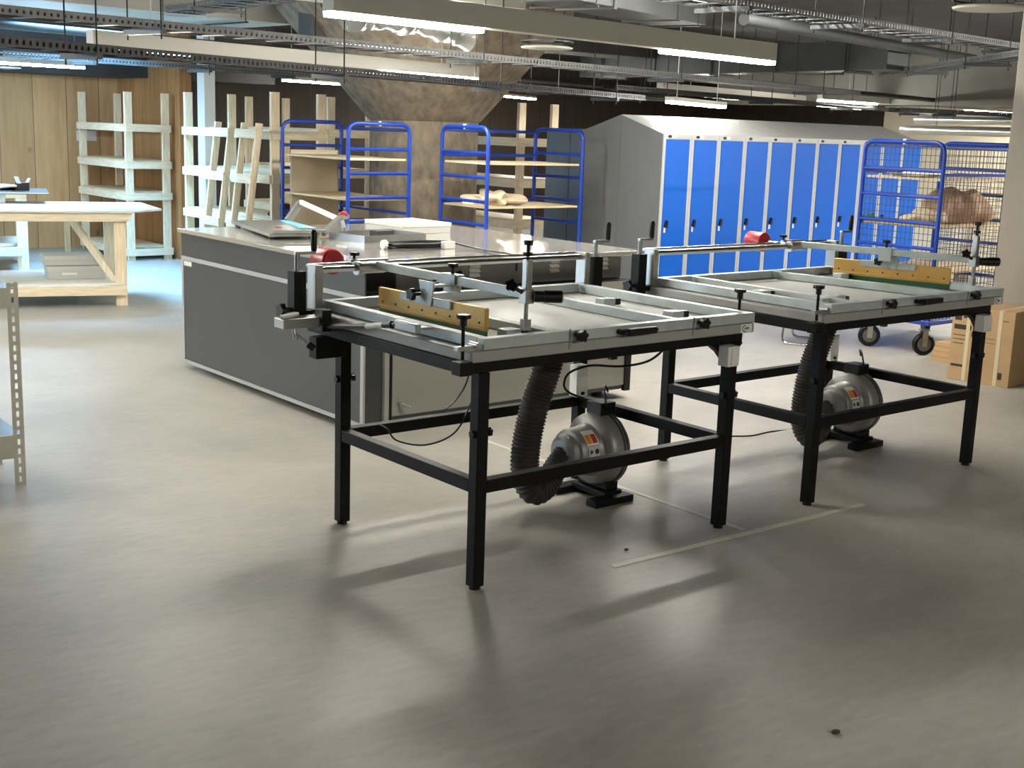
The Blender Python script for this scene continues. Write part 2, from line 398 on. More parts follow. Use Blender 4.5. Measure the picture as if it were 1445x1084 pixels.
    for s, bx in ((-1, -.10), (1, 1.42)):
        ps = P('post_plate', MB().box(bx-.006*1, bx+.03, yr-.035, yr+.035, .93, 1.118) if s < 0 else MB().box(bx-.02, bx+.012, yr-.035, yr+.035, .93, 1.118), 'steel', t, .003)
        kx = bx+s*.075
        P('lift_block', MB().box(kx-.028, kx+.028, yr-.03, yr+.03, .88, 1.095), 'black', t, .003)
        P('post_bracket', MB().box(min(kx, bx), max(kx, bx), yr-.028, yr+.028, .905, .93), 'black', t, .002)
        cr = MB().rod((kx, yr, 1.09), (kx, yr, 1.165), .011, 12).beam((kx-.01, yr, 1.168), (kx+.085, yr, 1.168), .018, .012)
        c = P('crank', cr, 'steel')
        P('crank_grip', MB().tube([(kx+.08, yr, 1.17), (kx+.08, yr, 1.18), (kx+.08, yr, 1.25), (kx+.08, yr, 1.262)], .013, 12, radii=[.009, .013, .014, .008]), 'plastic', c)
    k = MB(); knob(k, (-.235, yr, .935), (-1, 0, 0), .03, .022); k.rod((-.24, yr, .935), (-.2, yr, .935), .01)
    P('side_knob', k, 'plastic')
    # squeegee arm
    ax, bx = o['arm']; yf = o['post'][1]; za = 1.105
    P('carriage', MB().rod((ax-.085, yr, zr), (ax+.05, yr, zr), .026, 20).rod((ax-.09, yr, zr), (ax-.075, yr, zr), .031, 20).rod((ax-.09, yr+.05, zr+.02), (ax+.1, yr+.05, zr+.02), .012, 14), 'steel')
    P('arm', MB().beam((ax+.005, yr-.02, za), (bx, yf+.02, za), .018, .036), 'zinc', t, .003)
    cw = P('counterweight', MB().lathe([(.02, 0), (.052, .0), (.056, .006), (.056, .11), (.05, .116), (.02, .116)], 32, T((ax-.10, yr+.28, zr+.01)) @ RX90), 'red')
    P('weight_arm', MB().rod((ax-.10, yr+.02, zr+.01), (ax-.10, yr+.16, zr+.01), .011).beam((ax-.1, yr+.02, zr+.01), (ax-.01, yr, zr+.01), .02, .02), 'chrome', cw)
    k = MB(); knob(k, (ax-.055, yr+.07, zr+.045), (0, 0, 1), .022, .014); k.rod((ax-.055, yr+.07, zr+.01), (ax-.055, yr+.07, zr+.05), .006)
    P('carriage_knob', k, 'plastic')
    # handle post
    px_, py_ = o['post'][0], yf
    P('handle_post', MB().box(px_-.014, px_+.014, py_-.014, py_+.014, 1.075, 1.232), 'steel', t, .003)
    P('post_rod', MB().rod((px_, py_, .985), (px_, py_, 1.08), .008).box(px_-.016, px_+.016, py_-.012, py_+.012, .9715, 1.012), 'steel')
    k = MB(); knob(k, (px_, py_, 1.285), (0, 0, 1), .017, .018); knob(k, (px_, py_, 1.245), (0, 0, 1), .019, .014); k.rod((px_, py_, 1.23), (px_, py_, 1.29), .007)
    P('post_knob', k, 'plastic')
    P('collar', MB().box(px_-.02, px_+.02, py_-.02, py_+.02, 1.07, 1.125), 'steel', t, .002)
    P('grip', MB().rod((px_+.02, py_-.02, 1.098), (px_+.06, py_-.045, 1.098), .021, 18).rod((px_+.05, py_-.04, 1.098), (px_+.105, py_-.075, 1.098), .0235, 18), 'plastic')
    P('grip_cap', MB().rod((px_+.1055, py_-.0755, 1.098), (px_+.108, py_-.077, 1.098), .0215, 18), 'alu')
    k = MB(); knob(k, (px_-.055, py_+.02, 1.135), (-.6, -.5, .3), .023, .016); k.rod((px_-.055, py_+.02, 1.135), (px_, py_, 1.1), .007)
    P('pinch_knob', k, 'plastic')
    # squeegee under the arm
    (sx0, sy0), (sx1, sy1), zb = o['squeegee']
    A = Vector((sx0, sy0, 0)); B = Vector((sx1, sy1, 0)); D = (B-A).normalized(); N = Vector((-D.y, D.x, 0))
    up = Vector((0, 0, 1))
    sq = P('squeegee', MB().beam(A+up*(zb+.068), B+up*(zb+.068), .02, .088), 'gold', t, .003)
    m = MB().beam(A+up*(zb+.036), B+up*(zb+.036), .026, .012)
    P('lip', m, 'gold', sq, .002)
    P('blade', MB().beam(A+up*(zb+.012)-D*.0, B+up*(zb+.012), .009, .026), 'green', sq)
    m = MB(); L = (B-A).length
    for j in range(8):
        p = A+D*(L*(.05+.129*j))
        for sg in (-1, 1): m.rod(p+up*(zb+.055)+N*(.009*sg), p+up*(zb+.055)+N*(.0125*sg), .0045, 8)
    P('screw', m, 'plastic', sq)['kind'] = 'stuff'
    ca, cb = A+D*L*.24, A+D*L*.71
    P('clamp_plate', MB().beam(ca+up*(zb+.098)+N*.0155, cb+up*(zb+.098)+N*.0155, .009, .034).beam(ca+up*(zb+.098)-N*.0155, cb+up*(zb+.098)-N*.0155, .009, .034), 'zinc', sq, .002)
    mid = A+D*L*.5; s_ = o['armside']
    amid = Vector((ax, yr, 0)).lerp(Vector((bx, yf, 0)), (yr-mid.y)/(yr-yf))
    br = MB()
    br.beam(amid+up*(za+.022)-D*.05, amid+up*(za+.022)+D*.05, .04, .006)
    for q in (-1, 1):
        br.beam(amid+up*(za-.014)-D*.035+N*.016*q, amid+up*(za-.014)+D*.035+N*.016*q, .004, .07)
    br.prism([(-.05, .012), (.05, .012), (.032, -.085), (.01, -.085), (-.03, -.05)], .006, Matrix(((D.x, 0, N.x, mid.x+N.x*.026*s_), (D.y, 0, N.y, mid.y+N.y*.026*s_), (0, 1, 0, za-.01), (0, 0, 0, 1))))
    br.beam(mid+up*(za-.018), amid+up*(za-.018), .05, .01)
    P('arm_bracket', br, 'zinc', t, .001)
    k = MB(); knob(k, mid+up*(za-.055)+N*.045*s_-D*.055, N*s_, .024, .02); k.rod(mid+up*(za-.055)-D*.05, mid+up*(za-.055)+N*.045*s_-D*.055, .007)
    P('bracket_knob', k, 'plastic')
    k = MB(); knob(k, mid+up*(za-.02)-N*.03*s_-D*.03, -N*s_, .021, .016); k.rod(mid+up*(za-.02)-D*.03, mid+up*(za-.02)-N*.035*s_-D*.03, .007)
    P('bracket_knob', k, 'plastic')
    k = MB(); knob(k, amid+up*(za+.05), (0, 0, 1), .021, .016); k.rod(amid+up*(za+.02), amid+up*(za+.055), .007)
    P('bracket_knob', k, 'plastic')
    # control boxes
    b = P('switch_box', MB().box(1.245, 1.315, -.088, -.03, .745, .832), 'white', t, .004)
    P('switch_cover', MB().box(1.262, 1.308, -.093, -.0885, .753, .824), 'white', b, .003)
    P('box_bracket', MB().prism([(1.20, .832), (1.40, .832), (1.34, .78), (1.30, .75), (1.25, .80)], .03, T((0, -.0, 0)) @ RX90 if False else Matrix(((1, 0, 0, 0), (0, 0, -1, .0), (0, 1, 0, 0), (0, 0, 0, 1)))), 'black', b)
    b = P('motor_switch', MB().box(1.262, 1.335, V-.083, V-.0265, .435, .59), 'white', t, .004)
    P('rocker', MB().box(1.29, 1.31, V-.088, V-.0835, .445, .46), 'plastic', b)
    # leg clamp screws
    for (x, y) in ((0, V), (U, 0), (0, 0)):
        k = MB(); k.rod((x-.03, y+.0, .64 if x == 0 and y > 0 else .60), (x+.05, y, .64 if x == 0 and y > 0 else .60), .0065)
        z = .64 if x == 0 and y > 0 else .60
        knob(k, (x+.04, y, z), (1, 0, 0), .017, .014); knob(k, (x-.025, y, z), (-1, 0, 0), .015, .012)
        P('leg_screw', k, 'plastic')
    # cables under the bed
    P('power_lead', MB().tube(smooth_path([(.97, .35, .83), (.965, .35, .80), (.985, .34, .77)], 5), .005, 8).box(.965, 1.0, .325, .35, .735, .772).rod((1.0, .333, .75), (1.02, .328, .75), .003).rod((1.0, .333, .765), (1.02, .328, .765), .003), 'plastic')
    if o.get('strut'):
        P('bed_lead', MB().tube(smooth_path(LEAD1, 6), .004, 8), 'plastic')
        P('loop_lead', MB().tube(smooth_path(LEAD2, 6), .004, 8), 'plastic')
    else:
        P('bed_lead', MB().tube(smooth_path(LEAD3, 6), .004, 8), 'plastic')
    if o.get('strut'): P('motor_cable', MB().tube(smooth_path([(1.28, .30, .80), (1.27, .31, .76), (1.22, .36, .70), (1.14, .45, .67), (1.05, .55, .665), (.97, .60, .63), (.96, .62, .57), (1.0, .62, .53), (1.08, .62, .50)], 6), .0055, 8).box(1.262, 1.30, .28, .32, .79, .834), 'plastic')
    if o.get('strut'):
        # lift strut and foot lever bracket at the rear left
        m = MB().rod((-.14, .86, .885), (-.14, .55, .93), .012, 14)
        s1 = P('lift_strut', m, 'plastic')
        P('strut_rod', MB().rod((-.14, .55, .93), (-.14, .43, .952), .011, 14), 'white', s1)
        P('strut_joint', MB().rod((-.14, .43, .952), (-.14, .34, .967), .012, 12).ball((-.14, .37, .962), .017), 'plastic', s1)
        P('strut_lug', MB().box(-.15, -.064, .22, .31, .958, .968).box(-.15, -.125, .20, .345, .950, .985), 'zinc', s1, .006)
        m = MB().box(-.165, -.03, V-.06, V+.0, .745, .835)
        lb = P('lever_bracket', m, 'black', t, .003)
        m = MB().box(-.33, -.125, .86, .94, .885, .925)
        P('side_arm', m, 'steel', lb, .003)
        P('side_block', MB().box(-.165, -.122, .84, .90, .865, .955), 'plastic', lb, .003)
        P('toggle', MB().beam((-.325, .88, .933), (-.25, .90, .94), .03, .012), 'white', lb, .002)
        k = MB().rod((-.27, .89, .885), (-.265, .88, .835), .008).rod((-.265, .88, .86), (-.22, .85, .815), .006)
        P('lever', k, 'steel', lb)
        P('lever_grip', MB().rod((-.225, .853, .82), (-.205, .84, .80), .015, 12), 'plastic', lb)
    return t

o1 = dict(bars=[(.285, .285), (.95, .95)], knobs=(.375, 1.045), handle=.68, clamps=[(.18, .06), (1.12, .12), (1.13, .55), (.19, .75)],
          jacks=[(-.142, -.076, 1.05), (1.418, .02, 1.045)], arm=(.20, .19), post=(.195, -.01), squeegee=((.085, .80), (.10, .10), .931), armside=-1, strut=True)
T1 = printing_table((2.7588, 3.551, 0), 'nearer of the two black legged screen printing tables, squeegee at its left end', o1)
o2 = dict(bars=[(.16, .19), (.98, .845)], knobs=(.36, 1.08), handle=.68, clamps=[(.12, .10), (.07, .42), (.26, .12), (1.14, .75)],
          jacks=[(-.142, -.076, 1.05)], arm=(1.10, 1.31), post=(1.315, .05), squeegee=((1.19, .84), (1.35, .20), .931), armside=-1)
T2 = printing_table((4.7416, 3.556, 0), 'farther screen printing table on the right, squeegee at its right end by the mesh cage', o2)

# ------------------------------------------------------------------ vacuum blowers
def blower(loc, label, first=True):
    t = empty('vacuum_blower', loc, 0, label, 'blower', 'vacuum blowers under the tables')
    P = lambda n, mb, m, par=t, bv=0.: mb.build(n, M[m], par, bv)
    zc = .235; AX = T((0, 0, zc)) @ RY90      # lathe z -> +x
    # casing: inlet faces -x
    prof = [(.056, -.235), (.068, -.232), (.086, -.217), (.091, -.192), (.106, -.186), (.113, -.172), (.116, -.085), (.126, -.07), (.156, -.06), (.167, -.048), (.172, -.028), (.172, .012)]
    cs = P('casing', MB().lathe(prof, 48, AX), 'alu')
    P('motor', MB().lathe([(.172, .013), (.172, .04), (.155, .048), (.14, .052), (.138, .08), (.125, .095), (.05, .10)], 48, AX), 'mach_dark')
    m = MB()
    for x in (.02, .035): m.lathe([(.174, x), (.178, x+.002), (.178, x+.006), (.174, x+.008)], 48, AX, False)
    P('seam_ring', m, 'steel')
    P('junction_box', MB().box(-.035, .06, -.05, .05, zc+.165, zc+.225), 'plastic', t, .004)
    P('foot', MB().box(-.15, .09, -.17, -.10, 0, .035).box(-.15, .09, .10, .17, 0, .035).box(-.05, .06, -.12, .12, .02, .05).box(-.02, .05, -.10, .10, .05, .09), 'black', t, .004)
    # labels wrapped on the inlet collar, seen from the front left
    def patch(x0, x1, r, a0, a1, name, m):
        b = MB(); n = 8
        for j in range(n):
            t0 = a0+(a1-a0)*j/n; t1 = a0+(a1-a0)*(j+1)/n
            vs = [b.bm.verts.new((x, -rr*math.cos(tt), zc+rr*math.sin(tt))) for rr in (r, r+.0015) for x, tt in ((x0, t0), (x1, t0), (x1, t1), (x0, t1))]
            for f in ((0, 1, 2, 3), (4, 5, 6, 7), (0, 1, 5, 4), (2, 3, 7, 6), (0, 3, 7, 4), (1, 2, 6, 5)): b.bm.faces.new([vs[i] for i in f])
        return P(name, b, m, cs)
    D_ = math.radians
    patch(-.162, -.090, .1172, D_(26), D_(66), 'warning_label', 'white')
    patch(-.158, -.130, .119, D_(30), D_(52), 'warning_symbol', 'orange')
    patch(-.124, -.096, .119, D_(30), D_(52), 'warning_text', 'label_red')
    patch(-.160, -.092, .1172, D_(-2), D_(23), 'rotation_label', 'lightgrey_box')
    b = MB()
    for (x, a, k) in ((-.144, 11, 3), (-.110, 11, 8)):
        c = Vector((x, -.1195*math.cos(D_(a)), zc+.1195*math.sin(D_(a)))); nn = Vector((0, -math.cos(D_(a)), math.sin(D_(a))))
        q = nn.to_track_quat('Z', 'Y').to_matrix().to_4x4()
        b.prism([(  .013*math.cos(2*PI*j/k), .013*math.sin(2*PI*j/k)) for j in range(k)], .0008, T(c) @ q)
    P('rotation_symbol', b, 'ink', cs)
    patch(.046, .056, .155, D_(35), D_(80), 'rating_plate', 'lightgrey_box')
    # corrugated hose from the bed down and round into the inlet
    path = smooth_path([(-.34, -.04, .80), (-.35, -.02, .66), (-.40, .0, .48), (-.44, .0, .30), (-.445, -.01, .17), (-.41, -.03, .095), (-.34, -.03, .11), (-.265, -.01, .18), (-.205, 0, .232)], 26)
    path = resample(path, .0042)
    L = 0.; rad = []
    for i, p in enumerate(path):
        if i: L += (path[i]-path[i-1]).length
        base = .064 if L < .68 else max(.05, .064-.05*(L-.68))
        rad.append(base+.0045*math.sin(L/.0165*2*PI/1.0))
    # resample finely so the rings show
    P('hose', MB().tube(path, .06, 20, radii=rad), 'rubber')
    P('hose_collar', MB().lathe([(.07, .0), (.075, .0), (.075, .035), (.07, .035)], 28, T((-.34, -.04, .797))), 'plastic')
    P('cable', MB().tube(smooth_path([(.0, -.05, zc+.2), (-.03, -.075, zc+.23), (-.02, -.05, zc+.29), (.03, .0, zc+.30), (.07, .02, zc+.26)], 6), .005, 8), 'plastic')
    return t
blower((3.985, 4.215, 0), 'grey side channel blower with ribbed hose beneath the nearer printing table')
blower((5.968, 4.22, 0), 'grey side channel blower with ribbed hose beneath the farther printing table')

# ------------------------------------------------------------------ big screen cabinet
def cabinet():
    X0, X1, Y0, Y1 = 3.67, 5.72, 5.77, 8.08
    c = empty('drying_cabinet', ((X0+X1)/2, (Y0+Y1)/2, 0), 0, 'large charcoal steel cabinet with polished flat top standing behind the nearer printing table', 'cabinet')
    ox, oy = (X0+X1)/2, (Y0+Y1)/2
    P = lambda n, mb, m, par=c, bv=0.: mb.build(n, M[m], par, bv, (-ox, -oy, 0))
    P('body', MB().box(X0+.01, X1-.01, Y0+.02, Y1-.01, .06, .775), 'mach_dark')
    P('upper_body', MB().box(X0+.01, X1-.02, Y0+.13, Y1-.01, .775, .932), 'mach_dark')
    P('upper_band', MB().box(X0, X0+.0095, Y0, Y1, .782, .93), 'mach_dark')
    P('table_top', MB().box(X0-.02, X1+.03, Y0-.02, Y1+.02, .933, .962), 'mach_top', c, .004)
    # side panel frame strips on the left face
    P('side_trim', MB().box(X0-.004, X0+.0095, Y0, Y1, .752, .779).box(X0-.004, X0+.0095, Y0, Y0+.03, .06, .752).box(X0-.004, X0+.0095, Y1-.03, Y1, .06, .752).box(X0-.004, X0+.0095, Y0, Y1, .042, .066), 'mach_trim')
    P('side_panel', MB().box(X0-.001, X0+.0095, Y0+.032, Y1-.032, .068, .750), 'mach_dark')
    P('tag_plate', MB().box(X0-.004, X0-.0012, Y1-.16, Y1-.04, .715, .748), 'cream_steel')
    # near face
    P('front_panel', MB().box(X0+.19, X1-.06, Y0, Y0+.0195, .09, .77), 'mach_front')
    P('corner_strip', MB().box(X0+.135, X0+.165, Y0-.004, Y0+.0195, .06, .77), 'mach_trim')
    P('corner_gap', MB().box(X0+.168, X0+.188, Y0+.004, Y0+.0195, .06, .77), 'plastic')
    P('edge_post', MB().box(X1-.058, X1-.01, Y0-.01, Y0+.0195, .05, .77), 'plastic')
    P('opening', MB().box(X0+.04, X0+.26, Y0+.11, Y0+.128, .79, .925), 'plastic')
    P('control_panel', MB().box(X0+.27, X1-.04, Y0+.10, Y0+.128, .783, .928), 'mach_grey')
    for x in (4.45, 5.07, 5.48):
        m = MB()
        for k in range(3): m.prism([(0, 0), (.018, .006), (0, .024)], .075, T((x, Y0+.098, .83+.028*k)) @ Matrix.Rotation(-PI/2, 4, 'Y').inverted() @ Matrix(((0, 1, 0, 0), (-1, 0, 0, 0), (0, 0, 1, 0), (0, 0, 0, 1))) if False else Matrix(((0, 0, 1, x), (-1, 0, 0, Y0+.099), (0, 1, 0, .835+.028*k), (0, 0, 0, 1))))
        P('louvre', m, 'white')
    m = MB()
    for x in (4.30, 4.36): m.rod((x, Y0+.10, .86), (x+.012, Y0+.07, .875), .012)
    P('switch', m, 'plastic')
    P('bolt', MB().rod((X0+.24, Y0, .16), (X0+.24, Y0-.02, .16), .016).rod((X0+.24, Y0-.02, .16), (X0+.28, Y0-.05, .14), .008), 'steel')
    for x in (X0+.15, X1-.15):
        for y in (Y0+.15, Y1-.15): P('foot', MB().rod((x, y, 0), (x, y, .06), .035), 'plastic')
    P('front_cable', MB().tube(smooth_path([(5.33, Y0+.09, .93), (5.30, Y0+.06, .88), (5.31, Y0+.06, .80), (5.36, Y0+.05, .76)], 6), .008, 8), 'plastic')
    return c
cabinet()

# paper cutter on the cabinet
pc = empty('paper_cutter', (4.19, 7.62, .962), 0, 'silver guillotine paper cutter with raised arm on top of the charcoal cabinet', 'paper cutter')
P = lambda n, mb, m, par, bv=0.: mb.build(n, M[m], par, bv)
P('bed', MB().prism([(-.36, -.48), (-.02, -.52), (.30, .50), (-.10, .56)], .022, T((0, 0, .016))), 'steel', pc, .003)
for fx, fy in ((-.32, -.44), (-.05, -.47), (.25, .46), (-.08, .5)): P('foot', MB().rod((fx, fy, 0), (fx, fy, .017), .02), 'plastic', pc)
P('ruler', MB().beam((-.34, -.49, .05), (.02, -.53, .05), .03, .018), 'alu', pc, .002)
P('arm', MB().beam((.42, .50, .165), (.34, -.20, .085), .035, .03), 'white', pc, .006)
P('hinge', MB().beam((.30, .48, .03), (.42, .50, .16), .03, .05).beam((.34, -.20, .085), (.30, -.30, .03), .025, .04), 'alu', pc, .003)
hd = P('handle', MB().beam((.02, -.50, .03), (.20, -.40, .12), .03, .035).beam((.20, -.40, .12), (.30, -.34, .125), .03, .03), 'alu', pc, .004)
P('red_knob', MB().ball((.255, -.36, .14), .026, (1.4, 1, .8)), 'red', hd)
P('guard', MB().prism([(.02, -.20), (.12, -.24), (.26, .40), (.20, .42)], .004, T((0, 0, .040))), 'blue_strip', pc)
P('red_mark', MB().box(-.10, -.06, -.10, -.07, .039, .043), 'red', pc)
# tray, box and coiled lead
tr = empty('metal_tray', (4.50, 6.95, .962), 0, 'shallow square edged steel tray on the cabinet top beside the coiled lead', 'tray')
m = MB().box(-.24, .28, -.18, .18, 0, .004).box(-.24, .28, -.18, -.175, .004, .045).box(-.24, .28, .175, .18, .004, .045).box(-.24, -.235, -.175, .175, .004, .045).box(.275, .28, -.175, .175, .004, .045)
P('pan', m, 'steel', tr); tr.rotation_euler = (0, 0, .12)
P('dark_block', MB().box(.0, .14, -.02, .06, .0045, .055), 'mach_dark', tr)
bx = empty('flat_carton', (5.05, 7.42, .962), .05, 'low white lidded carton on the cabinet top behind the steel tray', 'box')
P('base', MB().box(-.17, .25, -.20, .24, 0, .045), 'lightgrey_box', bx, .002); P('lid', MB().box(-.175, .255, -.205, .245, .046, .072), 'ply_pale', bx, .002)
cl = empty('power_lead', (4.45, 6.35, .962), 0, 'coiled black mains lead with white plug on the cabinet top', 'cable')
pts = []
for k in range(5):
    for j in range(10):
        a = 2*PI*j/10; pts.append((-.02+(.21+.02*math.sin(k*2.1))*math.cos(a), .02+(.055+.008*k)*math.sin(a), .008+.006*k))
pts += [(.22, .0, .03), (.26, -.16, .012), (.25, -.35, .010), (.235, -.58, .010), (.23, -.635, -.02), (.23, -.638, -.08)]
P('cord', MB().tube(smooth_path(pts, 3), .0065, 8), 'plastic', cl)
P('plug', MB().rod((-.27, .03, .028), (-.245, .03, .028), .028, 14).rod((-.245, .03, .028), (-.22, .025, .02), .015, 10), 'white', cl)
P('tie', MB().box(.10, .18, -.10, -.055, .0, .045), 'white', cl, .004)

# ------------------------------------------------------------------ lockers
LW = .3625; LX, LY = 8.2, 8.02
def locker(i):
    t = empty('locker', (LX+LW*i, LY, 0), 0, None, 'locker', 'row of blue door lockers')
    m = MB().prism([(0, .0), (.54, .0), (.54, 1.86), (.0, 1.70)], LW-.004, Matrix(((0, 0, 1, .002), (1, 0, 0, 0), (0, 1, 0, 0), (0, 0, 0, 1))))
    P('carcass', m, 'locker_grey', t)
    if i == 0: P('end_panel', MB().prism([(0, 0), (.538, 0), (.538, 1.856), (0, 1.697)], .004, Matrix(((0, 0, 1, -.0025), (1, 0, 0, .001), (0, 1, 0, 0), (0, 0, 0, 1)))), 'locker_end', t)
    P('top_rail', MB().box(.002, LW-.002, -.012, 0, 1.655, 1.70).box(.002, .03, -.012, 0, .1, 1.655).box(LW-.03, LW-.002, -.012, 0, .1, 1.655), 'locker_grey', t)
    P('door', MB().box(.032, LW-.032, -.018, -.001, .12, 1.652), 'locker_blue', t, .003)
    P('vent', MB().lathe([(.016, 0), (.016, .004)], 16, T((.075, -.012, 1.678)) @ Matrix.Diagonal((1.4, 1, .8, 1)) @ RX90), 'plastic', t)
    lk = P('lock', MB().prism([(-.012, -.03), (.02, -.03), (.03, .03), (.008, .035)], .02, T((.062, -.0185, .90)) @ RX90), 'plastic', t)
    P('key_tag', MB().box(.048, .070, -.026, -.022, .825, .875), 'white', lk)
    if i < 3: P('number_plate', MB().box(.10, .15, -.015, -.0121, 1.666, 1.692), 'white', t)
    return t
pos = ['first from the left', 'second from the left', 'third from the left', 'fourth from the left', 'fifth from the left', 'sixth from the left', 'seventh from the left', 'eighth from the left, beside the mesh cage', 'ninth from the left, seen through the mesh cage', 'tenth from the left, seen through the mesh cage', 'eleventh from the left, behind the mesh cage']
for i in range(11):
    l = locker(i); l['label'] = ('blue door locker with sloping grey top, '+pos[i]) if i else 'blue door locker at the left end of the row, grey end panel showing'
bk = empty('back_locker', (LX, LY+.545, 0), 0, 'grey back to back locker whose plain end adjoins the blue locker row', 'locker')
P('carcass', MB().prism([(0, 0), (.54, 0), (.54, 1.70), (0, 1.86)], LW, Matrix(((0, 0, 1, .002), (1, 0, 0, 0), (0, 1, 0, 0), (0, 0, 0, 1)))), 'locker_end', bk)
P('door', MB().box(.03, LW-.03, .541, .558, .12, 1.65), 'locker_grey', bk)
cb = empty('grey_cabinet', (8.62, 9.35, 0), 0, 'tall blue grey metal cupboard behind the grey locker end', 'cabinet')
P('carcass', MB().box(0, .5, 0, .75, 0, 1.72), 'locker_bluegrey', cb, .004)
P('door', MB().box(-.012, -.001, .02, .365, .08, 1.70).box(-.012, -.001, .375, .73, .08, 1.70), 'locker_bluegrey', cb, .002)

# ------------------------------------------------------------------ roll cages
def caster(par, x, y, rot=0., r=.092):
    m = MB().lathe([(.03, -.02), (r-.012, -.022), (r, -.012), (r, .012), (r-.012, .022), (.03, .02)], 28, T((x, y, r)) @ Matrix.Rotation(rot, 4, 'Z') @ RX90)
    wv = P('wheel', m, 'plastic', par)
    R = T((x, y, 0)) @ Matrix.Rotation(rot, 4, 'Z')
    P('hub', MB().lathe([(.012, -.026), (r*.62, -.026), (r*.62, .026), (.012, .026)], 20, T((x, y, r)) @ Matrix.Rotation(rot, 4, 'Z') @ RX90), 'wheel', wv)
    P('fork', MB().box(-.022, .022, .029, .034, r-.02, r*2+.02, R).box(-.022, .022, -.034, -.029, r-.02, r*2+.02, R).box(-.035, .035, -.04, .04, r*2+.02, r*2+.03, R), 'steel', wv)
    return wv

def roll_cage(loc, LXc, LYc, label, mesh=False, ends='y', shelves=(.67, 1.04, 1.40), Ht=1.70):
    """tube cage, origin at its near corner; x to the right, y away"""
    t = empty('roll_cage', loc, 0, label, 'roll cage', 'blue roll cages')
    r = .018
    def panel(a, b, zs, nm='end_frame'):
        a = Vector(a); b = Vector(b); up = Vector((0, 0, 1))
        m = MB().tube(rpath([a+up*.26, a+up*Ht, b+up*Ht, b+up*.26], .10), r, 12)
        for z in zs: m.rod(a+up*z, b+up*z, r*.8, 10)
        return P(nm, m, 'cage', t)
    zs = (.38, .58, .86, 1.06, 1.27, 1.48)
    X0, X1, Y0, Y1 = 0., LXc, 0., LYc
    if ends == 'y':   # end frames are the faces across y (near-left face first)
        panel((X0, Y0, 0), (X0, Y1, 0), zs); panel((X1, Y0, 0), (X1, Y1, 0), zs)
        m = MB()
        for z in (Ht-.0, 1.48, 1.06, .58): m.rod((X0, Y1, z-.03), (X1, Y1, z-.03), r*.8, 10)
        P('back_bar', m, 'cage', t)
    else:
        panel((X0, Y0, 0), (X1, Y0, 0), zs); panel((X0, Y1, 0), (X1, Y1, 0), zs)
        m = MB()
        for z in (Ht-.03, .93, .58): m.rod((X1, Y0, z-.02), (X1, Y1, z-.02), r*.8, 10)
        P('back_bar', m, 'cage', t)
    P('base_frame', MB().box(X0-.02, X1+.02, Y0-.02, Y1+.02, .245, .28), 'cage', t, .004)
    for z in shelves:
        P('shelf', MB().box(X0+.02, X1-.02, Y0+.02, Y1-.02, z-.018, z), 'ply', t, .002)
    if mesh:
        m = MB()
        zz = [.30+.052*k for k in range(27)]
        for z in zz:
            m.rod((X0, Y0, z), (X0, Y1, z), .0026, 5); m.rod((X1, Y0, z), (X1, Y1, z), .0026, 5)
            m.rod((X0, Y0, z), (X1, Y0, z), .0026, 5)
        for k in range(1, 18):
            y = Y0+(Y1-Y0)*k/18
            m.rod((X0, y, .28), (X0, y, Ht), .0026, 5)
            m.rod((X1, y, .28), (X1, y, Ht), .0026, 5)
        for k in range(1, 22):
            x = X0+(X1-X0)*k/22
            m.rod((x, Y0, .28), (x, Y0, Ht-.04), .0026, 5)
        P('wire_mesh', m, 'mach_dark', t)
        m = MB()
        for z in (Ht, 1.48): m.rod((X0, Y0, z-.03), (X1, Y0, z-.03), r*.8, 10)
        P('front_bar', m, 'cage', t)
    for (x, y, a) in ((X0-.01, Y0+.02, -.6), (X0-.03, Y1-.22, -.75), (X1-.02, Y0+.02, .3), (X1-.02, Y1-.02, .9)): caster(t, x, y, a)
    P('clip', MB().box((X0+X1)/2-.012 if ends != 'y' else X0-.014, (X0+X1)/2+.012 if ends != 'y' else X0+.014, Y0-.012 if ends != 'y' else (Y0+Y1)/2-.012, Y0+.012 if ends != 'y' else (Y0+Y1)/2+.012, Ht-.02, Ht+.025), 'white', t, .004)
    return t
c1 = roll_cage((5.86, 9.50, 0), .64, 1.16, 'blue tubular roll cage left of the concrete column, white sheet hung inside', ends='x', shelves=(.62, 1.05, 1.40))
c2 = roll_cage((6.80, 8.74, 0), 1.10, .68, 'blue tubular roll cage right of the concrete column with a cream cloth on a shelf', ends='y', shelves=(.62, 1.02, 1.40))
c3 = roll_cage((9.02, 5.72, 0), 1.13, .75, 'blue wire mesh roll cage in front of the lockers holding a brown sack', mesh=True, ends='y', shelves=(.67, 1.04, 1.42))

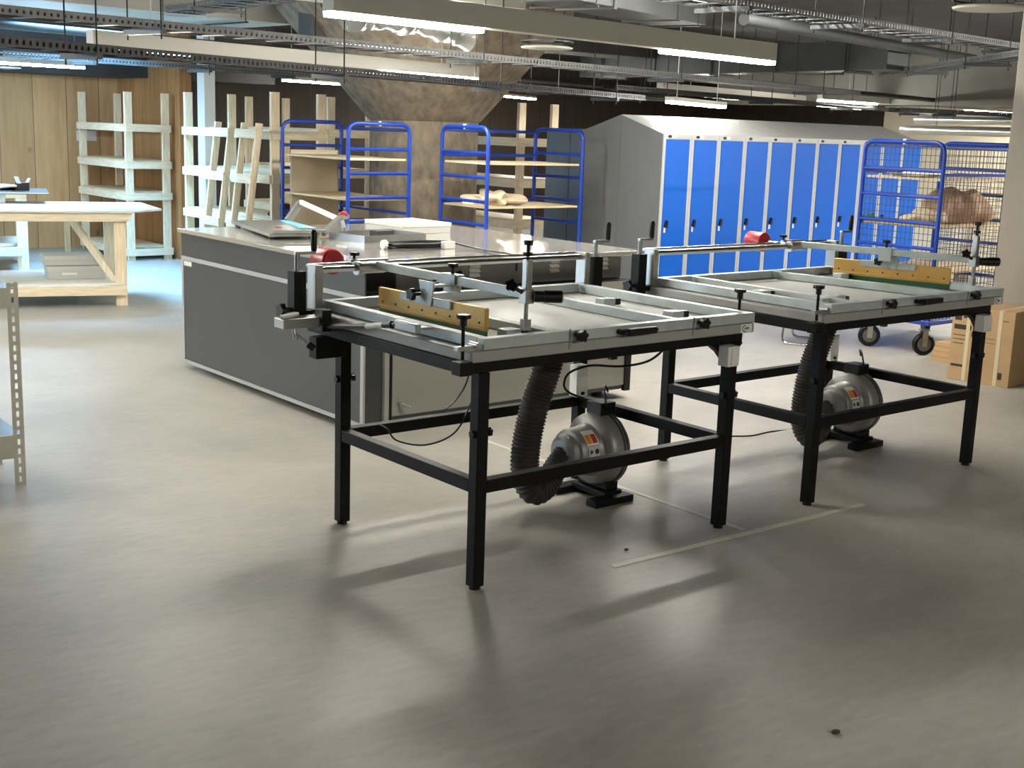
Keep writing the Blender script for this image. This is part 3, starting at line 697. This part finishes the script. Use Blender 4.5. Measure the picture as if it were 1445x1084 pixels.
# things on and in the cages
def drape(nx, ny, fn):
    b = MB(); g = [[b.bm.verts.new(fn(i/nx, j/ny)) for j in range(ny+1)] for i in range(nx+1)]
    for i in range(nx):
        for j in range(ny):
            f = b.bm.faces.new((g[i][j], g[i+1][j], g[i+1][j+1], g[i][j+1])); f.smooth = True
    return b
def sheet_obj(name, fn, m, thick, nx=24, ny=16):
    o = drape(nx, ny, fn).build(name, M[m]); s = o.modifiers.new('solid', 'SOLIDIFY'); s.thickness = thick; return o
o = sheet_obj('hanging_sheet', lambda a, b: (5.92+a*.52, 10.615+.008*math.sin(a*9+b*3), .64+.80*(1-b)+.02*math.sin(a*5)*b), 'sheet', .004)
tag(o, 'large translucent cream sheet hanging inside the left blue roll cage', 'sheet')
def lump(name, c, s, m, seed, amp=.055, fq=6):
    rnd = random.Random(seed); b = MB(); g = bmesh.ops.create_icosphere(b.bm, subdivisions=5, radius=1)
    ph = [(Vector((rnd.uniform(-1, 1), rnd.uniform(-1, 1), rnd.uniform(-1, 1)))*rnd.uniform(2, fq), rnd.uniform(0, 6)) for _ in range(9)]
    for v in g['verts']:
        n = v.co.normalized(); k = 1+sum(amp*math.sin(n.dot(f)+p) for f, p in ph)
        z = n.z*k*s[2]
        v.co = Vector((n.x*k*s[0]+c[0], n.y*k*s[1]+c[1], c[2]+max(z+s[2]*.55, 0)))
    for f in b.bm.faces: f.smooth = True
    return b.build(name, M[m])
tag(lump('folded_cloth', (7.11, 9.06, 1.022), (.20, .22, .075), 'cloth', 3, .10, 11), 'crumpled cream cloth lying on the shelf of the right hand plain roll cage', 'cloth')
tag(lump('sack', (9.78, 6.03, 1.041), (.27, .23, .185), 'sack', 5, .07, 8), 'large brown slumped sack on the middle shelf of the wire mesh cage', 'sack')
tag(lump('cream_cloth', (9.29, 6.02, 1.042), (.16, .16, .08), 'cloth', 8, .08, 9), 'cream cloth bundle left of the brown sack in the mesh cage', 'cloth')
tag(lump('green_rag', (9.12, 6.43, 1.041), (.055, .022, .04), 'greencable', 9), 'small green rag at the left end of the mesh cage shelf', 'rag')
tag(sheet_obj('paper_sheet', lambda a, b: (9.10+a*.50, 5.95+b*.35, 1.428+.02*math.sin(a*7)*math.sin(b*5)+.02), 'paper', .003), 'curled white paper sheet on the top shelf of the mesh cage', 'paper')

# ------------------------------------------------------------------ timber racks
def rack(loc, sx, sy, label, levels, Ht=1.97, mid=False):
    """near corner at origin, short side along x, long side along y"""
    t = empty('timber_rack', loc, 0, label, 'timber rack', 'timber racks along the back')
    for (x, y) in ((0, 0), (sx, 0), (0, sy), (sx, sy)):
        P('post', MB().box(x-.045, x+.045, y-.0225, y+.0225, 0, Ht), 'pine', t, .003)
    for z in levels:
        P('long_beam', MB().box(-.048-.022, -.048, -.02, sy+.02, z-.085, z), 'pine_h', t, .002)
        P('long_beam', MB().box(sx+.048, sx+.07, -.02, sy+.02, z-.085, z), 'pine_h', t, .002)
        P('end_beam', MB().box(-.045, sx+.045, -.047, -.025, z-.085, z), 'pine_h', t, .002)
        P('end_beam', MB().box(-.045, sx+.045, sy+.025, sy+.047, z-.085, z), 'pine_h', t, .002)
        if z < 1.5:
            P('shelf', MB().box(-.04, sx+.04, .03, sy-.03, z+.001, z+.015), 'ply', t)
    return t
rA = rack((5.97, 14.55, 0), .46, 1.45, 'timber rack standing against the pine wall behind the work bench', (.14, .80, 1.17, 1.60))
rB = rack((6.10, 11.25, 0), .52, 1.95, 'timber rack with battens leaning on it, left of the blue roll cages', (.14, .72, 1.17, 1.60))
rC = rack((8.70, 10.62, 0), .46, 1.9, 'timber rack right of the concrete column, behind the plain roll cage', (.30, .72, 1.16, 1.60))
rD = rack((7.30, 12.2, 0), .50, 1.9, 'timber rack mostly hidden behind the concrete column', (.30, .74, 1.18, 1.62))
tag(lump('rags', (6.36, 11.52, .736), (.14, .22, .09), 'ink', 11), 'heap of dark rags on the rack shelf next to the leaning battens', 'rags')

# leaning batten frames in front of rack B
def batten_frame(loc, rz, label):
    t = empty('batten_frame', loc, rz, label, 'batten frame', 'leaning batten frames')
    lean = .13
    def pt(u, h): return Vector((h*lean, u, h*.992))
    for k, u in enumerate((0, .30)):
        P('rail', MB().beam(pt(u, 0), pt(u, 1.68), .03, .045), 'pine', t, .002)
        P('rail', MB().beam(pt(u, 0)+Vector((.05, .055, 0)), pt(u, 1.68)+Vector((.05, .055, 0)), .03, .045), 'pine', t, .002)
    for h in (.25, .70, 1.15, 1.58):
        P('rung', MB().beam(pt(-.05, h)+Vector((-.035, 0, .0)), pt(.36, h)+Vector((-.035, 0, .0)), .022, .085), 'pine_h', t, .002)
    return t
batten_frame((5.60, 11.62, 0), 0, 'leaning pine batten frame, left one of the pair against the rack')
batten_frame((5.60, 11.05, 0), 0, 'leaning pine batten frame, right one of the pair against the rack')

# notice on the pine wall
nt_ = empty('wall_notice', (6.0, 16.297, 1.36), 0, 'pale paper notice with a dark mark fixed to the pine wall behind the rack', 'notice')
P('paper', MB().box(0, .26, -.003, 0, 0, .13), 'paper', nt_)
P('mark', MB().beam((.0+.02, -.0045, .09), (.11, -.0045, .10), .002, .012).beam((.11, -.0045, .10), (.05, -.0045, .05), .002, .012), 'ink', nt_)

# ------------------------------------------------------------------ work bench at the left
wb = empty('work_bench', (4.42, 11.02, 0), -.30, 'pale pine work bench with sheet top at the left, in front of the pine wall', 'work bench')
# local: x along the front edge (origin at the right front leg), y away
P('bench_top', MB().prism([(-1.75, -.06), (.10, -.06), (.40, .28), (.30, 1.18), (-1.75, 1.18)], .016, T((0, 0, .846))), 'ply_pale', wb, .002)
P('front_apron', MB().prism([(-1.75, .845), (.12, .845), (.08, .775), (.05, .765), (-1.75, .765)], .05, Matrix(((1, 0, 0, 0), (0, 0, -1, .03), (0, 1, 0, 0), (0, 0, 0, 1)))), 'pine_h', wb, .003)
P('end_apron', MB().box(-.02, .03, .03, 1.10, .765, .845), 'pine_h', wb, .003)
P('rear_apron', MB().box(-1.75, .03, 1.10, 1.15, .765, .845), 'pine_h', wb, .003)
for (x, y) in ((0, .03), (-.02, 1.04), (-1.25, .03), (-1.25, 1.04)):
    P('leg', MB().box(x-.045, x+.055, y, y+.07, 0, .765), 'pine', wb, .004)
P('front_beam', MB().box(-1.75, .05, -.03, -.001, .105, .195), 'pine_h', wb, .003)
P('rear_beam', MB().box(-1.75, .05, 1.115, 1.145, .105, .195), 'pine_h', wb, .003)
P('lower_shelf', MB().box(-1.75, .02, .0, 1.10, .197, .212), 'ply_pale', wb)
P('brace', MB().beam((-.03, .16, .21), (-.40, .50, .765), .035, .07), 'pine', wb, .003)
P('brace', MB().beam((-.40, 1.02, .40), (-.40, 1.02, .765), .05, .09), 'pine', wb, .003)
sb = empty('side_bench', (4.44, 13.75, 0), -.30, 'second low pine bench behind the first, only its end leg and shelf in view', 'work bench')
P('leg', MB().box(-.05, .06, 0, .09, 0, .80), 'pine', sb, .004); P('leg', MB().box(-.05, .06, 1.0, 1.09, 0, .80), 'pine', sb, .004); P('leg', MB().box(-1.5, -1.4, 0, .09, 0, .80), 'pine', sb, .004)
P('shelf', MB().prism([(-1.5, -.02), (-.25, -.02), (-.02, .10), (-.02, 1.05), (-1.5, 1.05)], .02, T((0, 0, .29))), 'ply_pale', sb)
P('rail', MB().box(-1.5, .0, -.045, -.005, .19, .285).box(-1.5, .06, .0, .05, .80, .845), 'pine_h', sb, .003)
P('bench_top', MB().box(-1.5, .08, -.03, 1.1, .846, .866), 'ply_pale', sb)
for k, (w_, z0, z1, dx) in enumerate(((.50, .213, .335, .02), (.51, .336, .43, -.03))):
    b = empty('carton', (3.93, 11.50, z0) if k == 0 else (3.91, 11.52, z0), -.22, ['pale grey lidded carton with a label strip on the bench shelf', 'pale grey plain carton stacked on the labelled carton under the bench'][k], 'box', 'cartons on the bench shelf')
    P('box_body', MB().box(0, w_, 0, .30, 0, z1-z0-.003), 'lightgrey_box', b, .003)
    P('lid', MB().box(-.004, w_+.004, -.004, .304, (z1-z0)*.55, z1-z0-.002), 'lightgrey_box', b, .002)
    if k == 0: P('label_strip', MB().box(.12, .25, -.006, -.0045, .04, .06), 'white', b)
# board raised on blocks on the bench, wrapped sheets and a tape box on it
bd = empty('laminate_board', (3.75, 12.10, .863), -.30, 'thin dark edged board raised on blocks on the bench, left edge of photo', 'board')
P('support', MB().box(-.9, .02, .05, .5, 0, .085), 'lightgrey_box', bd, .004)
P('panel', MB().box(-1.2, .40, .0, .70, .086, .104), 'mach_dark', bd); P('edge_strip', MB().box(-1.2, .40, -.003, -.0005, .092, .102), 'white', bd)
st = sheet_obj('wrapping_film', lambda a, b: (3.0+a*1.02+.15*b, 12.60-a*.30+b*.35, .985+.035*math.sin(a*5+b*2)**2), 'ply_pale', .02)
tag(st, 'rumpled pale wrapping film lying on the raised board', 'film')
tb = empty('tape_box', (4.0, 12.32, .967), .2, 'little dark open box with white flaps on the raised board', 'box')
P('body', MB().box(-.05, .05, -.04, .04, 0, .075), 'ink', tb); P('flap', MB().beam((-.05, -.03, .07), (-.075, -.03, .13), .07, .006).beam((.05, .0, .075), (.075, .0, .115), .05, .005), 'white', tb)

# ------------------------------------------------------------------ slotted steel shelving at the left edge
sh = empty('steel_shelving', (1.84, 5.79, 0), -.04, 'cream slotted angle steel shelving unit cut by the left edge of the photo', 'shelving')
def angle_post(x, y, sx, sy, Hh=.945):
    m = MB(); z = 0.
    # front flange with keyhole slots: built as side strips plus bridges
    w_, s0 = .05, .019
    m.box(min(x, x+sx*s0), max(x, x+sx*s0), y-.001, y+.001, 0, Hh); m.box(min(x+sx*(w_-s0), x+sx*w_), max(x+sx*(w_-s0), x+sx*w_), y-.001, y+.001, 0, Hh)
    k = 0
    while z < Hh-.02:
        m.box(min(x+sx*s0, x+sx*(w_-s0)), max(x+sx*s0, x+sx*(w_-s0)), y-.001, y+.001, z, min(z+.018, Hh)); z += .044
    m.box(x-.001, x+.001, min(y, y+sy*.05), max(y, y+sy*.05), 0, Hh)
    return P('post', m, 'cream_steel', sh)
angle_post(0, 0, -1, 1); angle_post(-1.0, 0, 1, 1); angle_post(0, .45, -1, -1); angle_post(-1.0, .45, 1, -1)
for z in (.24, .92):
    s = P('shelf', MB().box(-.99, -.003, .006, .44, z-.004, z), 'mach_dark', sh)
    P('shelf_beam', MB().box(-.998, -.036, -.012, -.002, z-.085 if z > .5 else z-.105, z+.005).box(-.998, -.01, .452, .462, z-.06, z+.005), 'cream_steel', s)

# ------------------------------------------------------------------ cartons, stool, clutter at the right
def carton(loc, rz, d, label, marks):
    b = empty('cardboard_box', loc, rz, label, 'cardboard box', 'cardboard boxes by the pillar')
    P('carton', MB().box(0, d[0], -d[1], 0, 0, d[2]), 'cardboard', b, .003)
    for (y0, y1, z0, z1) in marks: P('printing', MB().box(-.0015, -.0003, -y1, -y0, z0, z1), 'ink', b)
    P('packing_tape', MB().box(-.002, -.0005, -d[1]*.62, -d[1]*.50, .0, d[2]).box(-.0005, d[0], -d[1]*.62, -d[1]*.50, d[2]+.0004, d[2]+.0015), 'tape', b)
    return b
carton((8.29, 5.06, 0), .10, (.50, .225, .54), 'tall cardboard box with dark printing, left of the two beside the grey pillar', [(.02, .07, .44, .50), (.085, .13, .46, .48), (.02, .11, .375, .41), (.13, .15, .375, .41), (.02, .12, .33, .335), (.02, .12, .30, .305), (.02, .10, .27, .275), (.02, .13, .10, .118), (.155, .2, .33, .37)])
carton((8.315, 4.833, 0), .10, (.50, .235, .545), 'tall cardboard box at the right edge of the photo beside the grey pillar', [(.15, .18, .05, .10), (.03, .10, .33, .333), (.03, .10, .30, .303), (.15, .19, .47, .475)])
for k in range(4):
    tag(MB().box(-.22, .22, -.16, .16, 0, .035).build('cardboard_sheet', M['cardboard']), ['flat cardboard packet at the bottom of the low pile by the mesh cage', 'flat cardboard packet second from the bottom of the low pile', 'flat cardboard packet third from the bottom of the low pile', 'flat cardboard packet topmost on the low pile by the mesh cage'][k], 'cardboard', 'pile of flat packets').location = (9.08+.02*k, 5.41, .001+.037*k)
sl = empty('sled_stool', (8.62, 6.62, 0), .45, 'low stool on a bent chrome tube sled seen under the farther table', 'stool')
P('sled', MB().tube(rpath([(-.15, .14, .40), (-.2, .16, .012), (-.2, -.16, .012), (-.15, -.14, .40)], .06), .011, 10).tube(rpath([(.15, .14, .40), (.2, .16, .012), (.2, -.16, .012), (.15, -.14, .40)], .06), .011, 10), 'chrome', sl)
P('seat', MB().box(-.19, .19, -.18, .18, .40, .43), 'plastic', sl, .012)
# goods beyond the mesh cage
for k, (x, y, sx, sy, sz, m, lab) in enumerate(((14.6, 9.2, .6, .6, 1.0, 'paper', 'white wrapped pallet load seen through the mesh cage on the left'), (14.9, 8.1, .25, .4, .95, 'label_red', 'red crate seen through the mesh cage beyond the brown sack'), (14.8, 7.3, .6, .5, 1.05, 'paper', 'white wrapped pallet load seen through the mesh cage on the right'))):
    g = empty('pallet_load', (x, y, 0), .2, lab, 'pallet load', 'goods beyond the mesh cage')
    P('load', MB().box(-sx/2, sx/2, -sy/2, sy/2, .12, sz), m, g, .01)
    P('pallet', MB().box(-sx/2, sx/2, -sy/2, sy/2, .09, .118).box(-sx/2, -sx/2+.08, -sy/2, sy/2, 0, .09).box(sx/2-.08, sx/2, -sy/2, sy/2, 0, .09), 'pine', g)

# floor markings and crumbs
def strip(p, q, w_, label):
    o = MB().beam((*p, .0012), (*q, .0012), w_, .0018).build('floor_tape', M['floor_tape']); return tag(o, label, 'floor tape', 'floor tapes')
strip((3.36, 3.435), (4.97, 3.405), .035, 'faded pale floor tape running under the front legs of the tables')
strip((4.19, 5.45), (4.18, 3.46), .03, 'faded pale floor tape running back from the front strip under the nearer table')
for (x, y, s, lab) in ((2.92, 2.02, .012, 'black crumb on the bare floor in front of the nearer table'), (3.92, 1.55, .008, 'tiny black crumb on the floor at the right'), (.42, 2.05, .013, 'black crumb at the bottom left of the floor'), (3.55, 3.55, .008, 'tiny dark crumb beside the floor tape under the nearer table')):
    o = MB().ball((0, 0, s*.5), s, (1.3, 1, .5)).build('crumb', M['ink']); o.location = (x, y, 0); tag(o, lab, 'crumb')
o = MB().prism([(-.03, -.01), (.0, -.02), (.035, .0), (.02, .02), (-.01, .01)], .006).build('paper_scrap', M['white']); o.location = (.60, 3.0, 0.0005); tag(o, 'tiny white paper scrap on the floor at the left edge', 'paper scrap')

# ------------------------------------------------------------------ ceiling services
def luminaire(p, q, z, segs, label, h=.15, w_=.10, m='lamp', hang=True):
    p = Vector((*p, 0)); q = Vector((*q, 0)); d = q-p; L = d.length; a = math.atan2(d.y, d.x)
    t = empty('linear_light', (p.x, p.y, z), a, label, 'ceiling light', 'linear ceiling lights')
    P('housing', MB().box(0, L, -w_/2, w_/2, .012, h), 'lum', t, .003)
    for (s0, s1) in segs: P('diffuser', MB().box(s0*L, s1*L, -w_*.42, w_*.42, -.012, .0115), m, t, .004)
    if hang:
        for s in (.12, .88): P('hanger', MB().rod((L*s, 0, h), (L*s, 0, CEIL+.02-z), .004, 6), 'white', t)
    return t
luminaire((3.06, 5.14), (6.72, 5.62), 2.18, [(0, .262), (.68, 1)], 'long white linear light with both ends lit, nearest across the top of the photo', h=.125, w_=.085)
luminaire((2.99, 7.84), (6.69, 8.80), 2.1, [(0, .26), (.69, 1)], 'long white linear light with both ends lit, in front of the concrete column head', h=.105, w_=.075)
luminaire((3.7, 14.1), (5.35, 14.25), 2.2, [(0, 1)], 'cool linear light at the far left in front of the pine wall', h=.10, m='lamp_cool')
luminaire((8.05, 14.6), (9.1, 14.85), 2.2, [(0, 1)], 'short linear light left of the concrete column head', h=.08, m='lamp_far')
luminaire((11.6, 11.45), (17.6, 12.75), 2.2, [(0, .34), (.74, 1)], 'linear light above the middle of the blue lockers', h=.125, m='lamp_far')
luminaire((13.9, 10.75), (19.4, 11.05), 2.2, [(0, .24), (.70, 1)], 'linear light at the far right with both ends lit', h=.15, m='lamp_far')
luminaire((4.99, 8.01), (6.6, 8.10), 2.62, [(0, .6)], 'linear light cut by the top edge of the photo', h=.1)
luminaire((10.2, 12.63), (11.6, 13.27), 2.2, [(0, 1)], 'short linear light just right of the concrete column head', h=.06, m='lamp_far')
luminaire((12.9, 16.2), (14.1, 16.9), 2.2, [(0, 1)], 'farthest short linear light, low behind the column', h=.05, m='lamp_far')
luminaire((8.7, 8.45), (10.1, 9.05), 1.99, [(0, 1)], 'short linear light close above the left end of the locker roofs', h=.05, m='lamp_far')

luminaire((-3.4, 8.2), (1.6, 8.8), 2.3, [(0, .26), (.5, 1)], 'added linear light brightening the left floor, outside the photo')  # unseen lamp, added for more light on the left floor
luminaire((10.8, 4.3), (15.4, 4.8), 2.3, [(0, .5), (.6, 1)], 'added linear light brightening the lockers and aisle right of the pillar, outside the photo', m='fill_right')  # no such source in view; added to light the locker fronts and rear floor
luminaire((-3.2, 10.9), (2.0, 11.5), 2.3, [(0, .3), (.4, 1)], 'added linear light brightening the left end of the work benches, outside the photo', m='lamp_far')  # added out of view to lift the light at the left rear
luminaire((.5, -2.2), (6.0, -1.8), 2.5, [(.15, .9)], 'added linear light behind the camera, filling the foreground, outside the photo', m='fill_rear')  # unseen fill added to soften the dark foreground

luminaire((5.7, 6.35), (8.9, 6.5), 2.88, [(0, 1)], 'added linear light above the cabinet, brightening the rear floor, just over the top edge of the photo', h=.1, m='lamp_far', hang=False)  # added above the view for the bright floor behind the tables

def cable_tray(p, q, z, w_, label, m='tray', hgt=.05, cables=4, step=.25, hangs=(.1, .37, .63, .9)):
    p = Vector((*p, 0)); q = Vector((*q, 0)); d = q-p; L = d.length; a = math.atan2(d.y, d.x)
    t = empty('cable_tray', (p.x, p.y, z), a, label, 'cable tray', 'cable trays under the ceiling')
    mm = MB()
    for s in (-1, 1):
        y = s*w_/2
        mm.box(0, L, y-.002, y+.002, 0, .012).box(0, L, y-.002, y+.002, hgt-.012, hgt)
        x = 0
        while x < L: mm.box(x, min(x+.024, L), y-.002, y+.002, .012, hgt-.012); x += .04
    x = .05
    while x < L: mm.box(x-.02, x+.02, -w_/2+.002, w_/2-.002, .0, .006); x += step
    P('tray', mm, m, t)
    if cables:
        mm = MB(); rnd = random.Random(int(L*100))
        for k in range(cables):
            y = (k+.5)/cables*w_*.8-w_*.4
            pts = [(L*j/14, y+rnd.uniform(-.012, .012), .014+rnd.uniform(0, .012)) for j in range(15)]
            mm.tube(pts, .009, 6)
        P('cables', mm, 'plastic', t)
    for s in hangs:
        hb = P('trapeze', MB().box(L*s-.02, L*s+.02, -w_/2-.08, w_/2+.08, -.03, -.001), 'dark_tray' if m == 'dark_tray' else 'galv', t)
        P('rod', MB().rod((L*s, -w_/2-.06, -.06), (L*s, -w_/2-.06, CEIL+.02-z), .005, 6).rod((L*s, w_/2+.06, -.06), (L*s, w_/2+.06, CEIL+.02-z), .005, 6), 'dark_tray', hb)
    return t
cable_tray((2.1, 7.15), (12.4, 9.15), 2.20, .22, 'zinc cable tray crossing the whole photo just below the nearest light')
cable_tray((1.8, 6.45), (8.9, 9.05), 2.01, .12, 'black cable tray running low across the column head', m='dark_tray', cables=6)
cable_tray((6.13, 5.97), (11.4, 6.42), 2.55, .30, 'zinc cable tray at the top right of the photo')
cable_tray((12.2, 8.5), (9.6, 5.3), 2.40, .26, 'slanting zinc cable tray at the right above the mesh cage', hangs=(.3, .7))
cable_tray((5.13, 11.45), (4.85, 7.6), 2.62, .30, 'zinc cable tray running to the back at the upper left', hangs=(.3, .7))
cable_tray((4.0, 12.9), (15.5, 15.0), 2.22, .24, 'far zinc cable tray behind the concrete column', hangs=(.08, .2, .3, .5, .7, .9))
cable_tray((9.0, 9.6), (17.5, 11.4), 2.12, .16, 'dark cable tray over the blue lockers', m='dark_tray')
cable_tray((13.2, 9.1), (17.0, 8.2), 2.05, .2, 'dark low cable tray at the far right behind the cage', m='dark_tray', hangs=(.2, .8))

def duct(p, q, z, w_, h, label, m='galv', seams=5):
    p = Vector((*p, 0)); q = Vector((*q, 0)); d = q-p; L = d.length; a = math.atan2(d.y, d.x)
    t = empty('air_duct', (p.x, p.y, z), a, label, 'air duct', 'air ducts under the ceiling')
    P('duct', MB().box(0, L, -w_/2, w_/2, 0, h), m, t, .004)
    for k in range(seams):
        x = L*(k+.5)/seams; P('flange', MB().box(x-.02, x+.02, -w_/2-.015, w_/2+.015, -.015, h+.015), m, t)
    for s in (.1, .9):
        mm = MB(); mm.rod((L*s, -w_/2-.03, -.02), (L*s, -w_/2-.03, CEIL+.02-z), .005, 6).rod((L*s, w_/2+.03, -.02), (L*s, w_/2+.03, CEIL+.02-z), .005, 6).box(L*s-.015, L*s+.015, -w_/2-.05, w_/2+.05, -.03, -.016)
        P('hanger', mm, 'dark_tray', t)
    return t
duct((12.0, 13.2), (11.45, 7.9), 2.42, .35, .30, 'rectangular steel duct above the lockers at the right')
duct((6.2, 7.3), (8.2, 7.9), 2.62, .5, .30, 'grey square duct at the top middle of the photo', seams=2)
duct((.5, 11.3), (6.3, 11.75), 2.62, 1.0, .25, 'wide pale duct across the upper left corner of the photo', m='pale_duct', seams=3)
duct((13.5, 7.0), (19, 8.0), 2.25, .4, .3, 'steel duct at the far right beyond the mesh cage', seams=4)
eb = empty('junction_cabinet', (6.05, 10.35, 2.44), .15, 'square grey box hung under the ceiling left of the column head', 'junction box')
P('case', MB().box(-.14, .14, -.10, .10, 0, .32), 'galv', eb, .004); P('hanger', MB().rod((0, 0, .32), (0, 0, CEIL+.02-2.44), .006, 6), 'dark_tray', eb); P('latch', MB().box(-.02, .02, -.108, -.101, .1, .2), 'dark_tray', eb)
# foil sleeve
fs = empty('foil_duct', (4.95, 7.98, 2.45), .35, 'crinkled silver flexible duct behind the nearest light', 'flexible duct')
pp = [Vector((1.5*j/40, .03*math.sin(j*.4), .07*math.sin(j/40*PI*.8+.5)-.04)) for j in range(41)]
P('sleeve', MB().tube(pp, .1, 18, radii=[.10+.012*(j % 4 == 0)+.012*math.sin(j*.5) for j in range(41)]), 'foil', fs)
P('strap', MB().rod((.3, 0, .1), (.3, 0, CEIL+.02-2.45), .004, 6).rod((1.2, 0, .1), (1.2, 0, CEIL+.02-2.45), .004, 6), 'dark_tray', fs)
def disc(x, y, z, r, label):
    t = empty('disc_valve', (x, y, z), 0, label, 'ceiling disc', 'round ceiling discs')
    P('dish', MB().lathe([(.02, -.012), (r*.96, 0), (r, .012), (r*.9, .02), (.02, .02)], 36), 'lum', t)
    P('ring', MB().lathe([(r*.98, .05), (r*1.02, .05), (r*1.02, .062), (r*.98, .062)], 36, None, False), 'galv', t)
    P('rod', MB().rod((r*.8, 0, .01), (r*.8, 0, CEIL+.02-z), .004, 6).rod((-r*.8, 0, .01), (-r*.8, 0, CEIL+.02-z), .004, 6), 'dark_tray', t)
disc(6.87, 8.09, 2.345, .215, 'round white ceiling disc right of the column head')
disc(7.2, 4.36, 2.5, .22, 'round white ceiling disc at the top right corner')
disc(4.75, 15.0, 2.175, .16, 'round pale ceiling disc above the pine wall')
# pipes
def pipe(p, q, z, r, m, label):
    t = empty('service_pipe', (p[0], p[1], z), 0, label, 'pipe', 'ceiling pipes')
    P('pipe', MB().rod((0, 0, 0), (q[0]-p[0], q[1]-p[1], 0), r, 16), m, t)
    for s in (.15, .5, .85): P('hanger', MB().rod(((q[0]-p[0])*s, (q[1]-p[1])*s, r), ((q[0]-p[0])*s, (q[1]-p[1])*s, CEIL+.02-z), .004, 6), 'dark_tray', t)
pipe((2.0, 7.9), (13.0, 10.3), 2.30, .022, 'tray', 'thin steel conduit running beside the long zinc tray')
pipe((5.0, 12.6), (18.0, 15.2), 2.36, .03, 'dark_tray', 'dark pipe running far behind the column head')
pipe((8.5, 8.9), (18.5, 10.6), 2.27, .03, 'dark_tray', 'dark pipe running over the locker row')
pipe((8.0, 7.0), (13.0, 8.0), 2.62, .05, 'galv', 'thick grey pipe at the upper right')
pipe((15.0, 10.2), (14.6, 6.5), 1.86, .06, 'foil', 'silver lagged pipe above the cage at the far right')
pipe((15.3, 10.2), (14.9, 6.5), 2.0, .05, 'foil', 'upper silver lagged pipe at the far right')
pipe((3.0, 12.4), (8.0, 13.6), 2.5, .04, 'galv', 'grey pipe at the upper left beyond the far light')

# ------------------------------------------------------------------ light
wd = bpy.data.worlds.new('world'); SC.world = wd; wd.use_nodes = True
bg = wd.node_tree.nodes['Background']; bg.inputs[0].default_value = (.55, .75, 1.0, 1); bg.inputs[1].default_value = 1.0
def area(name, loc, rot, sx, sy, e, c):
    l = bpy.data.lights.new(name, 'AREA'); l.shape = 'RECTANGLE'; l.size = sx; l.size_y = sy; l.energy = e; l.color = c
    o = bpy.data.objects.new(name, l); COL.objects.link(o); o.location = loc; o.rotation_euler = rot; return o
area('added_window_fill', (-4.3, 13.1, 1.4), (0, -PI/2, 0), 2.1, 5.0, 350, (.5, .75, 1.0))  # cool fill added outside the unseen window
l = bpy.data.lights.new('blue_floor_fill', 'AREA'); l.shape = 'RECTANGLE'; l.size = 1.1; l.size_y = 1.1; l.energy = 270; l.color = (.25, .58, 1.0); l.spread = math.radians(100)  # unseen overhead fill, added to turn the left rear floor blue
o = bpy.data.objects.new('blue_floor_fill', l); COL.objects.link(o); o.location = (4.9, 12.8, 2.955); o.rotation_euler = (0, 0, 0)
tp = MB().box(-.6, .6, -.6, .6, 0, .035).build('fill_panel', M['lum']); tp.location = (4.9, 12.8, 2.964); tag(tp, 'added square housing for the blue floor fill above the work bench, above the photo edge', 'ceiling light')  # housing added to go with the overhead blue fill
SC.view_settings.view_transform = 'Standard'; SC.view_settings.look = 'None'; SC.view_settings.gamma = 1
SC.view_settings.exposure = 0.0
